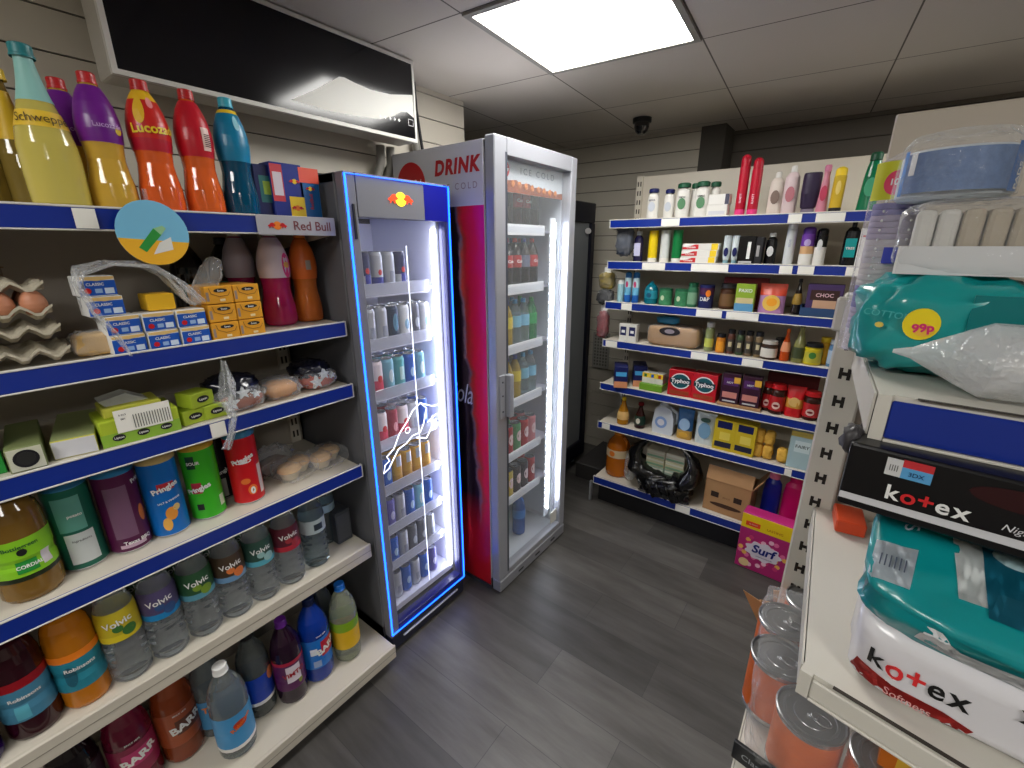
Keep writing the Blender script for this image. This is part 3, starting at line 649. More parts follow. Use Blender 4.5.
t = bottle((-1.355, .002, z), 'squat bottle of amber cordial with bright green label at the left of the tubes', .27, .052, liq((150, 112, 46), .35), OFFW, [(.2, .24, m((30, 40, 20), .4)), (.24, .56, m((140, 206, 40), .4))], [('Bottlegreen', .012, .5, DGRN, .0), ('CORDIAL', .01, .32, WHITE, .1)], prof='squash', name='cordial_bottle', patches=[(-.3, .35, .27, .37, GRN, False), (.5, .85, .28, .4, m((220, 214, 220), .4), False), (-.15, .15, .42, .48, DARK, True)])
crisp_tube((-1.385, .096, z), 'dark green and teal snack tube with white info panel and blue lid', m((22, 96, 78), .35), m((40, 120, 170), .3), [('Ingredients', .008, .34, DARK, 0, 0, 0), ('potato', .01, .62, WHITE)], [(-.7, .6, .08, .42, m((200, 206, 206), .4), False), (-.8, .4, .45, .82, m((96, 160, 146), .4), False)])
crisp_tube((-1.375, .182, z), 'deep purple snack tube seen from its text side, with blue lid', m((84, 20, 66), .35), m((40, 120, 170), .3), [('Pringles', .016, .8, WHITE, 1.15, .2), ('Texas BBQ', .013, .12, WHITE, .2)], [(-.8, .3, .18, .78, m((120, 84, 112), .4), False), (.6, 1.0, .3, .5, m((214, 120, 50), .4), True), (-.7, .6, .06, .1, m((200, 170, 190), .4), False)])
crisp_tube((-1.37, .268, z), 'bright blue snack tube with white lettering and gold-clear lid', m((10, 106, 190), .35), m((196, 170, 110), .3), [('Pringles', .02, .6, WHITE, -.05, .25, .04), ('SALT & VINEGAR', .007, .44, WHITE, 0, .15)], [(-.45, .45, .57, .66, m((180, 40, 50), .4), False), (-.35, .3, .2, .36, m((230, 150, 60), .4), True), (-.6, -.1, .08, .24, m((236, 176, 80), .4), True), (.1, .5, .3, .38, m((220, 190, 120), .4), True)])
crisp_tube((-1.375, .362, z), 'bright green snack tube with yellow lid', m((58, 176, 34), .35), m((206, 166, 50), .3), [('Pringles', .02, .42, WHITE, -.6, .3, .04), ('SOUR', .012, .75, WHITE, -.6)], [(-1.0, -.4, .36, .5, m((170, 40, 60), .4), False), (-1.0, -.5, .68, .84, m((20, 60, 40), .4), False), (-.9, -.5, .14, .22, DARK, False), (.5, .9, .12, .26, m((200, 214, 190), .4), False)])
crisp_tube((-1.452, .425, z), 'black snack tube half hidden behind the red one', m((16, 16, 20), .35), DARK, [('Pringles', .018, .4, WHITE, 0, .3)], [(-.5, .1, .05, .3, m((150, 150, 140), .4), False)])
SOC = crisp_tube((-1.365, .468, z), 'red snack tube with a football print and blue lid', m((202, 20, 30), .35), m((60, 130, 170), .3), [('Pringles', .02, .62, WHITE, -.35, .3, .04)], [(-.9, .2, .56, .62, m((236, 236, 236), .4), True), (-.7, -.1, .28, .36, m((230, 120, 50), .4), True), (-.35, .25, .12, .26, m((232, 120, 50), .4), True), (-.2, .12, .13, .23, WHITE, True), (-.08, .02, .17, .2, BLACK, True), (.5, .9, .1, .5, m((200, 190, 190), .4), False)])
MUF = m((206, 168, 120), .7, var=.2, vscale=40)
for i, (y, xx) in enumerate(((.625, -1.385), (.735, -1.38))):
    t = T('muffin_pack', '%s clear pack of pale muffins dotted with chocolate on the fourth shelf' % ('left' if not i else 'right'), 'muffins', (xx, y, z), PI/2+.15, 'muffin packs at the right end of the fourth shelf')
    for k in (0, 1):
        p = P().lathe([(0, 0), (.024, 0), (.034, .026), (.038, .03), (.033, .042), (.018, .05), (0, .052)], [(.028, m((214, 200, 176), .6)), (9, MUF)], 18, M=TR((-.022+.05*k, .0+.02*k, .003), rx=.0))
        for a in range(7): p.lump(.007, .007, .006, m((40, 24, 18), .5), p=2, n=4, wob=0, M=TR((-.022+.05*k+.02*math.cos(a*2.4), .02*k+.02*math.sin(a*2.4), .042)))
        p.build('muffin', t)
    P().lump(.13, .11, .062, film(clear=.85, bump=1, bscale=30), p=4, wob=.01, seed=i+5).build('film', t)
p = P().lump(.16, .09, .09, film(clear=.8, bump=1, bscale=30), p=2.4, wob=.03, seed=11); p.lump(.12, .06, .05, m((90, 60, 44), .6, var=.3, vscale=30), p=3, wob=.01, seed=4)
tag(p.build('cake_bag', loc=(-1.47, .585, z), rz=PI/2+.3), 'crumpled clear bag of dark cake behind the muffins', 'cake')

# ---- left shelf 5 : water
z = LZ[4]
GW = 'litre and a half water bottles on the fifth shelf'
WAT = clearpl(); 
def volvic(loc, lab, main, band, flav, tcol=WHITE):
    bottle(loc, lab, .298, .0425, WAT, band, [(.5, .72, main), (.44, .5, band)], [('Volvic', .024, .62, tcol, .0, .12, .02)], prof='water', name='water_bottle', group=GW, rz=PI/2-.15, patches=[(-.3, .2, .53, .6, flav, True), (.1, .8, .47, .57, flav, True)])
bottle((-1.345, -.07, z), 'dark berry squash bottle with red shoulder and blue label on the fifth shelf', .285, .046, liq((50, 8, 22), .15), DARK, [(.2, .5, m((70, 130, 160), .4)), (.5, .58, m((150, 16, 30), .4))], [('Robinsons', .013, .42, WHITE)], prof='squash', group='squash bottles at the left of the fifth shelf', patches=[(-.5, 0, .22, .34, m((90, 170, 190), .4), False)])
bottle((-1.325, -.165, z), 'purple grape drink bottle with green and white label, leftmost on the fifth shelf', .27, .043, liq((44, 12, 90), .2), PUR, [(.3, .55, m((60, 90, 60), .4)), (.55, .6, WHITE)], prof='squash', group='squash bottles at the left of the fifth shelf')
bottle((-1.47, -.08, z), 'dark red squash bottle standing behind the others at the left of the fifth shelf', .27, .043, liq((60, 10, 26), .15), DRED, [(.2, .5, m((140, 60, 60), .4))], prof='squash', group='squash bottles at the left of the fifth shelf')
bottle((-1.345, .021, z), 'orange squash bottle with teal label on the fifth shelf', .285, .046, liq((214, 130, 24), .3), ORG, [(.2, .5, m((40, 130, 150), .4)), (.5, .57, ORG)], [('Robinsons', .014, .42, WHITE)], prof='squash', group='squash bottles at the left of the fifth shelf', patches=[(-.7, -.2, .25, .45, m((30, 90, 110), .4), True)])
for i, (y, lab, a, b, c_) in enumerate([
    (.108, 'clear water bottle with yellow lemon label', m((196, 176, 40), .4), m((216, 196, 40), .4), m((60, 110, 50), .4)),
    (.193, 'clear water bottle with purple label and bright blue band', m((80, 70, 110), .4), m((30, 130, 190), .4), m((50, 80, 130), .4)),
    (.279, 'clear water bottle with dark green and lime label', m((40, 80, 50), .4), m((90, 150, 170), .4), m((120, 150, 50), .4)),
    (.364, 'clear water bottle with dark label and orange fruit print', m((70, 54, 40), .4), m((110, 150, 190), .4), m((220, 120, 60), .4)),
    (.449, 'clear water bottle with green label and turquoise band', m((44, 76, 66), .4), m((90, 170, 190), .4), m((150, 190, 190), .4)),
    (.535, 'clear water bottle with deep red label and red band', m((90, 30, 44), .4), m((180, 44, 60), .4), m((160, 50, 60), .4))]):
    volvic((-1.335, y, z), lab+' on the fifth shelf', a, b, c_)
for i in range(4):
    volvic((-1.45, .17+i*.09, z), 'second-row clear water bottle with greenish label, %s from the left behind the front row' % ('first', 'second', 'third', 'fourth')[i], m((60, 90, 70), .4), m((90, 150, 170), .4), m((120, 140, 80), .4))
bottle((-1.345, .632, z), 'clear ribbed water bottle with small dark label, right of the red labelled one', .298, .042, clearpl((190, 210, 220)), SKY, [(.45, .62, m((176, 190, 196), .4))], (), prof='water', name='water_bottle', group=GW, patches=[(-.35, .35, .49, .57, m((40, 50, 60), .4), False)])
bottle((-1.43, .72, z), 'clear water bottle standing at the back right end of the fifth shelf', .298, .042, clearpl((190, 210, 220)), SKY, [(.45, .55, m((160, 190, 210), .4))], prof='water', name='water_bottle', group=GW)
carton((-1.40, .755, z), 'charcoal grey carton at the right end of the fifth shelf', .06, .08, .13, m((70, 74, 82), .6), [(.1, .9, .1, .9, m((84, 88, 96), .6))])
# ---- left shelf 6
z = LZ[5]; G6 = 'two litre fizzy drink bottles on the bottom shelf'
bottle((-1.42, -.05, z), 'very dark two litre bottle at the left end of the bottom shelf', .33, .052, liq((20, 12, 18), .1), DARK, [(.4, .6, m((40, 36, 46), .4))], group=G6)
bottle((-1.41, .06, z), 'magenta two litre bottle with a tilted white lettered label', .33, .053, liq((110, 20, 50), .2), PINK, [(.22, .56, m((140, 24, 70), .35))], [('BARR', .036, .42, WHITE, .1, .2, .04), ('SINCE 1875', .007, .6, WHITE)], group=G6, patches=[(-.6, .7, .35, .5, m((190, 50, 110), .4), False)])
bottle((-1.41, .168, z), 'orange brown two litre bottle with a tilted white lettered label', .33, .053, liq((150, 66, 28), .25), ORG, [(.22, .6, m((160, 76, 40), .35))], [('BARR', .036, .42, WHITE, .2, .2, .04), ('SINCE 1875', .007, .57, WHITE)], group=G6, patches=[(-.3, .9, .34, .5, m((90, 44, 30), .4), False)])
bottle((-1.405, .26, z), 'clear bottle with blue label and orange lettering behind the white capped one', .31, .05, clearpl((150, 160, 165), .7), DARK, [(.14, .5, m((70, 140, 190), .4))], [('TING', .028, .4, ORG, -.2, .0, .04)], group=G6)
bottle((-1.285, .272, z), 'clear bottle with sky blue label, orange lettering and white cap at the shelf front', .33, .052, clearpl((190, 200, 204), .85), WHITE, [(.12, .16, WHITE), (.16, .52, m((70, 150, 206), .4))], [('Rubicon', .02, .4, m((230, 110, 30), .4), .1, .5, .03)], group=G6, patches=[(-.3, .45, .36, .44, m((200, 60, 30), .4), True)])
bottle((-1.35, .372, z), 'clear bottle with royal blue label between the white and purple capped ones', .33, .048, clearpl((130, 138, 140), .75), DARK, [(.18, .22, WHITE), (.22, .52, m((16, 60, 170), .35))], (), group=G6, patches=[(.4, 1.0, .4, .55, m((220, 130, 80), .4), True)])
bottle((-1.31, .462, z), 'dark purple fizzy drink bottle with purple cap and white splash label', .33, .0475, liq((36, 10, 34), .15), m((110, 40, 150), .35), [(.2, .52, m((84, 20, 80), .35)), (.52, .56, m((170, 30, 60), .4))], [('VIMTO', .024, .4, m((160, 20, 40), .4), -.1, .1, .03)], group=G6, patches=[(-.6, .35, .3, .5, m((220, 210, 220), .4), False), (.1, .4, .24, .32, m((130, 140, 50), .4), True)])
bottle((-1.315, .562, z), 'bright blue fizzy drink bottle with red and white label', .34, .0515, liq((8, 60, 170), .3), m((10, 26, 70), .35), [(.2, .56, m((20, 110, 200), .35))], [('BARR', .034, .42, WHITE, .35, .25, .04), ('SINCE 1875', .007, .6, WHITE)], group=G6, patches=[(-.1, .95, .33, .52, m((190, 26, 50), .4), False), (-.8, -.35, .38, .46, m((220, 226, 236), .4), False), (-.7, -.2, .22, .3, m((150, 170, 210), .4), False)])
bottle((-1.30, .672, z), 'clear bottle with yellow and green label and blue cap on the bottom shelf', .33, .049, clearpl((206, 214, 190), .75), m((30, 110, 200), .35), [(.2, .44, m((226, 180, 20), .4)), (.44, .56, m((130, 170, 30), .4))], (), group=G6)
bottle((-1.41, .64, z), 'plain clear bottle standing behind the yellow labelled one', .31, .05, clearpl((120, 130, 136), .8), DARK, [(.3, .4, m((90, 100, 110), .4))], group=G6)

# ------------------------------------------------------------ energy drink cooler with blue light line
X0 = -1.228
t = T('drinks_cooler', 'slim grey cooler outlined by a blue light strip and filled with small energy drink cans', 'drinks cooler', (0, 0, 0))
CG = m((98, 99, 104), .4, var=.04); DG = m((52, 53, 60), .45)
y0, y1, zt = .818, 1.250, 1.808; xb = -1.70
p = P()
p.rbox(xb, X0-.045, y0, y0+.025, .03, zt, CG, .004); p.rbox(xb, X0-.045, y1-.025, y1, .03, zt, CG, .004); p.rbox(xb, xb+.02, y0, y1, .03, zt, CG, .003)
p.rbox(xb, X0-.045, y0, y1, zt-.03, zt, CG, .004); p.rbox(xb, X0-.045, y0, y1, .03, .12, DG, .004); p.build('cabinet', t)
INN = m((214, 216, 234), .5)
p = P(); p.box(xb+.03, xb+.035, y0+.025, y1-.025, .14, zt-.12, INN); p.box(xb+.03, X0-.05, y0+.025, y0+.029, .14, zt-.1, INN); p.box(xb+.03, X0-.05, y1-.029, y1-.025, .14, zt-.1, INN); p.box(xb+.03, X0-.05, y0+.025, y1-.025, .14, .165, INN); p.box(xb+.03, X0-.05, y0+.025, y1-.025, zt-.1, zt-.09, INN)
p.build('inner_lining', t)
d = T('x', '', '')
del d['label'], d['category']; d.name = 'door'; d.parent = t
FRM = m((122, 123, 132), .35); FRMD = m((24, 26, 70), .3)
oz0, oz1, oy0, oy1 = .13, 1.684, .860, 1.225
p = P(); xf = X0; xr = X0-.04
p.rbox(xr, xf, y0, oy0, .085, zt, FRM, .004); p.rbox(xr, xf, oy1, y1, .085, zt, m((50, 52, 110), .35), .004); p.rbox(xr, xf, oy0, oy1, oz1, zt, FRM, .002); p.rbox(xr, xf, oy0, oy1, .085, oz0, m((30, 34, 110), .3), .002)
p.box(xf-.001, xf+.0008, 1.127, y1-.008, oz1, zt-.008, m((14, 20, 150), .3))
p.build('door_frame', d)
P().box(xf-.02, xf-.016, oy0, oy1, oz0, oz1, film((225, 228, 240), .95, 0, rough=.02)).build('glass_pane', d)
p = P(); e = .006
p.tube([(xf+.002, y0+e, .1), (xf+.002, y0+e, zt-e), (xf+.002, y1-e, zt-e), (xf+.002, y1-e, .1)], .0032, m((20, 84, 255), .4, emit=3.4), 8, closed=True)
p.build('light_strip', d)
pl = P(); MM = TR((xf+.0012, 1.025, 1.745), rz=PI/2); bulls(pl, 0, 0, .052, -.0006, m((230, 60, 20), .4, emit=.8), m((255, 214, 40), .4, emit=1.0), M=MM); pl.build('logo', d)
P().rbox(xf-.002, xf+.004, y0+.022, y0+.03, 1.62, 1.72, DARK, .001).build('lock', d)
p = P(); p.rbox(X0-.04, X0-.004, y0+.004, y1-.004, .012, .083, m((26, 28, 44), .4), .004); p.rbox(X0-.006, X0+.003, y0+.06, y1-.05, .05, .058, SILV, .002); p.build('kick_panel', t)
# inner led strip, then glowing tubes put in for a reflection on the glass
P().box(X0-.055, X0-.042, 1.200, 1.213, .17, 1.66, m((236, 240, 255), .5, emit=LED_EMIT)).build('led_strip', t)
p = P(); RFL = m((235, 240, 255), .4, emit=1.3); xx = xf-.024
p.tube([(xx, 1.055, 1.60), (xx, 1.055, .2)], .0015, RFL, 6)
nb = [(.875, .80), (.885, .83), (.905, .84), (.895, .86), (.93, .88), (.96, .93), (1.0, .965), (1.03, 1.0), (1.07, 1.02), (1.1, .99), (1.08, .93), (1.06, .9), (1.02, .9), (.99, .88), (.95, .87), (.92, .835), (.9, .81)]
p.tube([(xx, a, b) for a, b in nb], .0022, RFL, 6, closed=True); p.tube([(xx, 1.07, 1.02), (xx, 1.13, .99), (xx, 1.17, .985)], .0025, RFL, 6); p.tube([(xx, 1.04, .955-.07), (xx, 1.09, .865), (xx, 1.12, .9), (xx, 1.13, .95)], .003, RFL, 6); p.tube([(xx, 1.1, .93), (xx, 1.15, .95), (xx, 1.18, .93)], .0025, RFL, 6)
p.tube([(xx, 1.0+.012*math.cos(a*PI/4), .93+.012*math.sin(a*PI/4)) for a in range(8)], .0015, RFL, 6, closed=True)
p.build('reflection_lines', t)
RZ = [1.452, 1.264, 1.076, .88, .69, .512, .342, .168]
SHM = m((206, 208, 226), .4)
for i, zz in enumerate(RZ[:-1]):
    p = P(); p.box(xb+.04, X0-.075, y0+.032, y1-.032, zz-.008, zz, SHM)
    for k in range(14): pass
    p.rbox(X0-.072, X0-.066, y0+.034, 1.19, zz-.016, zz+.026, film((210, 214, 232), .45, 0), .001); p.box(X0-.076, X0-.072, y0+.034, 1.19, zz-.022, zz-.002, SHM)
    p.build('shelf', t)
ORD = ['first', 'second', 'third', 'fourth', 'fifth', 'sixth', 'seventh', 'eighth', 'ninth']
silver = m((190, 194, 204), .3, metal=.4)
cw = {'rb': ([(.4, silver), (9, NAVY)], [(-.4, .5, .1, .42, m((30, 40, 150), .4), False), (-.3, .3, .45, .6, RED, True)], 'silver and blue'),
      'rb2': ([(.35, m((30, 40, 150), .4)), (9, silver)], [(-.3, .3, .4, .55, RED, True)], 'blue based silver'),
      'sf': ([(9, silver)], [(-.4, .4, .2, .5, m((150, 156, 176), .4), False)], 'plain silver'),
      'bk': ([(9, m((30, 50, 80), .35))], [(-.5, .4, .3, .8, m((80, 130, 160), .4), True)], 'dark teal blue'),
      'wh': ([(9, m((220, 224, 230), .35))], [(-.4, .4, .3, .6, m((150, 190, 220), .4), True)], 'white'),
      'sb': ([(9, m((120, 180, 206), .35))], [(-.4, .4, .3, .7, m((206, 226, 236), .4), True)], 'pale sky blue'),
      'tq': ([(9, m((90, 176, 184), .35))], [(-.4, .4, .3, .7, m((190, 226, 226), .4), False)], 'turquoise'),
      'pk': ([(.45, m((214, 60, 90), .35)), (9, m((226, 214, 220), .35))], [(-.4, .4, .4, .6, RED, True)], 'pink and white'),
      'rd': ([(9, m((150, 30, 54), .35))], [(-.4, .4, .3, .6, m((220, 150, 160), .4), True)], 'dark red'),
      'gd': ([(.3, m((190, 140, 40), .35)), (9, m((206, 158, 56), .35))], [(-.5, .5, .6, .95, silver, False)], 'golden'),
      'bl': ([(9, m((30, 90, 190), .35))], [(-.4, .4, .3, .6, m((170, 200, 236), .4), True)], 'mid blue'),
      'ds': ([(9, m((96, 100, 112), .35))], [(-.4, .4, .3, .6, m((170, 176, 190), .4), True)], 'dark grey'),
      'pu': ([(9, m((96, 90, 170), .35))], [(-.4, .4, .3, .6, m((190, 190, 230), .4), True)], 'violet')}
rows = [['rb', 'rb2', 'sf', 'rb'], ['sf', 'sf', 'bk', 'wh', 'ds', 'wh'], ['pk', 'sb', 'tq', 'bl', 'sb'], ['pk', 'rd', 'pk', 'sf', 'bl'], ['bl', 'gd', 'gd', 'gd', 'gd'], ['pu', 'sf', 'bl', 'sb', 'bl'], ['bl', 'sf', 'ds', 'ds', 'sf'], ['sf', 'bl', 'sf', 'bl', 'pu']]
rnames = ['top shelf', 'second shelf', 'third shelf', 'fourth shelf', 'fifth shelf', 'sixth shelf', 'seventh shelf', 'floor']
for i, row in enumerate(rows):
    step = .0505
    for j, kx in enumerate(row):
        b, pt, nm = cw[kx]
        for dd in (0, 1):
            if dd and i in (0,): continue
            hh = .128 if i < 6 else .122
            can((X0-.098-dd*.054, .935+j*step-(.01 if i in (0, 1) else 0), RZ[i]), '%s can, %s in the %s row, %s of the blue lit cooler' % (nm, ORD[j], 'front' if not dd else 'rear', rnames[i]), hh, .0246, bands=b, patches=pt, group='energy drink cans in the blue lit cooler', key=('rbcan', kx, hh))

# ------------------------------------------------------------ tall cola cooler
X1 = -1.087
t = T('drinks_cooler', 'tall silver framed cola cooler with red and magenta side standing beside the blue lit cooler', 'drinks cooler')
y0, y1, zt, xb = 1.34, 1.936, 1.975, -1.64
SF = m((168, 170, 178), .3, metal=.35); WG = m((196, 196, 204), .45)
def side_mat():
    mt = bpy.data.materials.new('cola_print'); mt.use_nodes = True; nt = mt.node_tree; b = nt.nodes['Principled BSDF']; b.inputs['Roughness'].default_value = .4
    tc = nt.nodes.new('ShaderNodeTexCoord'); sp = nt.nodes.new('ShaderNodeSeparateXYZ'); nt.links.new(tc.outputs['Object'], sp.inputs[0])
    n = nt.nodes.new('ShaderNodeTexNoise'); n.inputs['Scale'].default_value = 9; n.inputs['Detail'].default_value = 6; nt.links.new(tc.outputs['Object'], n.inputs['Vector'])
    # x + curve of the glass edge + noise
    zc = nt.nodes.new('ShaderNodeMath'); zc.operation = 'MULTIPLY'; zc.inputs[1].default_value = .07; nt.links.new(sp.outputs['Z'], zc.inputs[0])
    a = nt.nodes.new('ShaderNodeMath'); a.operation = 'ADD'; nt.links.new(sp.outputs['X'], a.inputs[0]); nt.links.new(zc.outputs[0], a.inputs[1])
    nm = nt.nodes.new('ShaderNodeMath'); nm.operation = 'MULTIPLY_ADD'; nm.inputs[1].default_value = .09; nm.inputs[2].default_value = -.045; nt.links.new(n.outputs['Fac'], nm.inputs[0])
    s = nt.nodes.new('ShaderNodeMath'); s.operation = 'ADD'; nt.links.new(a.outputs[0], s.inputs[0]); nt.links.new(nm.outputs[0], s.inputs[1])
    mr = nt.nodes.new('ShaderNodeMapRange'); mr.inputs[1].default_value = -1.235; mr.inputs[2].default_value = -.985; nt.links.new(s.outputs[0], mr.inputs[0])
    cr = nt.nodes.new('ShaderNodeValToRGB'); nt.links.new(mr.outputs[0], cr.inputs[0])
    E = cr.color_ramp.elements; E[0].position = .0; E[0].color = (*lin((26, 16, 22)), 1); E[1].position = 1; E[1].color = (*lin((214, 0, 120)), 1)
    for ps, cc in ((.24, (40, 22, 30)), (.29, (130, 100, 104)), (.34, (190, 60, 40)), (.44, (232, 30, 50)), (.62, (232, 16, 72)), (.82, (228, 0, 130))):
        q = E.new(ps); q.color = (*lin(cc), 1)
    # red towards the floor
    mz = nt.nodes.new('ShaderNodeMapRange'); mz.inputs[1].default_value = .5; mz.inputs[2].default_value = .3; nt.links.new(sp.outputs['Z'], mz.inputs[0])
    mx = nt.nodes.new('ShaderNodeMix'); mx.data_type = 'RGBA'; mx.inputs[7].default_value = (*lin((186, 16, 30)), 1); nt.links.new(mz.outputs[0], mx.inputs[0]); nt.links.new(cr.outputs[0], mx.inputs[6]); nt.links.new(mx.outputs[2], b.inputs['Base Color'])
    return mt
p = P(); p.rbox(xb, X1-.05, y0, y0+.03, .02, zt-.01, WG, .003); p.rbox(xb, X1-.05, y1-.03, y1, .02, zt-.01, WG, .003); p.rbox(xb, xb+.02, y0, y1, .02, zt-.01, WG, .003)
p.rbox(xb, X1-.05, y0, y1, zt-.04, zt-.01, WG, .003); p.rbox(xb, X1-.05, y0, y1, 0.0, .07, DG, .003); p.build('cabinet', t)
p = P(); p.box(xb+.002, X1-.052, y0-.0015, y0, .03, 1.745, side_mat()); WT = m((225, 225, 225), .5)
p.text('Coca-Cola', .13, -1.40, y0-.002, .98, m((206, 206, 212), .5), .0, shear=.35, sx=.62)
p.build('printed_side', t)
p = P(); p.box(xb+.002, X1-.052, y0-.0015, y0, 1.745, zt-.012, m((206, 206, 212), .4))
p.disc(-1.53, 1.84, .085, .085, y0-.0022, y0-.0015, m((196, 20, 30), .4), 36); p.text('Coca-Cola', .044, -1.53, y0-.003, 1.84, WHITE, .01, shear=.35, sx=.75)
p.text('DRINK', .072, -1.275, y0-.002, 1.885, m((186, 24, 34), .4), .05, shear=.18, sx=.95, space=1.15); p.text('ICE COLD', .033, -1.27, y0-.002, 1.815, m((150, 130, 136), .5), .0, space=1.5)
p.build('header_panel', t)
INW = m((206, 212, 220), .5)
p = P(); p.box(xb+.03, xb+.035, y0+.03, y1-.03, .1, zt-.1, INW); p.box(xb+.03, X1-.06, y0+.03, y0+.034, .1, zt-.1, INW); p.box(xb+.03, X1-.06, y1-.034, y1-.03, .1, zt-.1, INW); p.box(xb+.03, X1-.06, y0+.03, y1-.03, .065, .075, INW)
p.build('inner_lining', t)
d = bpy.data.objects.new('door', None); COL.objects.link(d); d.parent = t
xf, xr = X1, X1-.045; oy0, oy1, oz0, oz1 = y0+.075, y1-.05, .10, 1.915
p = P(); p.rbox(xr, xf, y0, oy0, .07, zt, SF, .004); p.rbox(xr, xf, oy1, y1, .07, zt, SF, .004); p.rbox(xr, xf, oy0, oy1, oz1, zt, SF, .002); p.rbox(xr, xf, oy0, oy1, .07, oz0, SF, .002)
p.box(xf-.003, xf+.0006, oy0-.012, oy0, oz0-.01, oz1+.01, m((70, 74, 84), .3)); p.build('door_frame', d)
P().box(xf-.02, xf-.015, oy0, oy1, oz0, oz1, film((225, 232, 236), .94, 0, rough=.02)).build('glass_pane', d)
p = P(); p.rbox(xf, xf+.03, y0+.05, y0+.078, .90, 1.09, m((150, 152, 160), .35), .006, 2); p.rbox(xf, xf+.006, y0+.012, y0+.05, .90, 1.09, SF, .002)
for zz in (.93, 1.0, 1.06): p.disc(y0+.03, zz, .004, .004, -.0075, -.006, DARK, 10, M=TR((xf, 0, 0), rz=PI/2))
p.build('handle', d)
p = P(); p.rbox(X1-.045, X1+.004, y0+.002, y1-.002, .008, .068, m((150, 152, 158), .35, metal=.3), .004)
for k in range(3): p.box(X1+.003, X1+.005, y0+.15+k*.15, y0+.19+k*.15, .03, .04, DARK)
p.build('kick_panel', t)
# header picture behind the glass
p = P(); xs = X1-.046; p.box(xs-.003, xs, oy0, oy1, 1.80, oz1, m((190, 198, 208), .4))
MM = TR((xs+.0006, 0, 0), rz=PI/2)
pts = [(oy0, 1.80)]+[(oy0+(oy1-oy0)*i/16, 1.85-.03*(i/16)+.006*math.sin(i*2.1)) for i in range(17)]+[(oy1, 1.80)]
p.prism(pts, 0, .0005, m((130, 62, 24), .5, var=.6, vscale=40), M=MM)
for i in range(9): p.lump(.026, .006, .026, m((190, 110, 40), .4, var=.4, vscale=60), p=2, n=6, wob=.003, seed=i, M=TR((xs+.001, oy0+.05+i*.045, 1.822-i*.002), rz=PI/2))
p.disc(oy0+.04, 1.880, .032, .032, -.0008, 0, m((190, 20, 28), .4), 24, M=MM); p.text('Coke', .022, oy0+.04, -.0014, 1.880, WHITE, .01, shear=.3, M=MM); p.text('ICE COLD', .034, oy0+.27, -.0008, 1.882, m((120, 130, 142), .5), .0, space=1.5, sx=1.2, M=MM)
p.build('header_picture', t)
p = P(); LM = m((236, 242, 255), .5, emit=LED_EMIT*1.6)
p.box(X1-.052, X1-.046, 1.828, 1.838, .2, 1.70, LM)
p.box(X1-.058, X1-.0521, 1.800, 1.845, .16, 1.72, INW)
for k in range(34): p.box(X1-.052, X1-.050, 1.808, 1.814, .22+k*.043, .228+k*.043, LM)
p.build('led_strip', t)
CZ = [1.665, 1.418, 1.153, .893, .621, .385, .078]
for i, zz in enumerate(CZ[:-1]):
    p = P(); p.box(xb+.04, X1-.09, y0+.036, y1-.036, zz-.008, zz, SHM); p.rbox(X1-.088, X1-.08, y0+.04, 1.80, zz-.022, zz+.022, m((222, 226, 232), .35), .001); p.box(X1-.08, X1-.079, y0+.05, 1.79, zz-.012, zz+.012, m((206, 212, 222), .3)); p.build('shelf', t)
P().rbox(X1-.012, X1-.006, 1.80, 1.86, .13, .2, m((206, 206, 200), .5), .001).build('notice', t)
COLA = liq((24, 12, 10), .15)
def sodab(loc, lab, liquid, cap, lb, key, H=.232, R=.032, txt=None):
    bottle(loc, lab, H, R, liquid, cap, [(.42, .66, lb)], [txt] if txt else (), group='half litre bottles in the tall cola cooler', key=('cs', key), n=14, name='soda_bottle')
kinds = {'cola': (COLA, RED, m((150, 20, 26), .35), 'cola', ('Coke', .018, .54, WHITE)), 'colab': (COLA, m((30, 40, 130), .35), m((90, 96, 120), .35), 'blue capped cola', None), 'colak': (COLA, DARK, m((24, 24, 28), .35), 'black labelled cola', None),
         'green': (liq((60, 150, 90), .5), GRN, m((40, 150, 80), .35), 'green', None), 'yel': (liq((206, 176, 50), .5), m((40, 60, 150), .35), m((206, 186, 50), .35), 'yellow', None), 'clr': (clearpl((190, 210, 214), .8), SKY, m((120, 180, 210), .35), 'clear', None), 'red': (liq((110, 30, 30), .3), NAVY, m((170, 40, 40), .35), 'red', None)}
crow = [['cola', 'colak', 'cola', 'cola', 'colak'], ['cola', 'cola', 'cola', 'colab', 'cola'], ['red', 'yel', 'clr', 'clr', 'green'], ['green', 'yel', 'yel', 'clr', 'clr']]
cn = ['top shelf', 'second shelf', 'third shelf', 'fourth shelf']
for i, row in enumerate(crow):
    for j, kx in enumerate(row):
        lq, cp, lb, nm, tx = kinds[kx]
        for dd in (0, 1): sodab((X1-.125-dd*.066, 1.50+j*.065, CZ[i]), '%s bottle, %s in the %s row, %s of the cola cooler' % (nm, ORD[j], ('front', 'rear')[dd], cn[i]), lq, cp, lb, kx, txt=tx, H=.215, R=.030)
canc = {'r': ([(9, m((160, 30, 40), .35))], 'red'), 'd': ([(9, m((60, 50, 60), .35))], 'dark'), 'g': ([(9, m((80, 140, 90), .35))], 'green'), 'p': ([(9, m((190, 120, 130), .35))], 'pink'), 'y': ([(9, m((196, 176, 70), .35))], 'yellow'), 'b': ([(9, m((70, 80, 110), .35))], 'slate blue')}
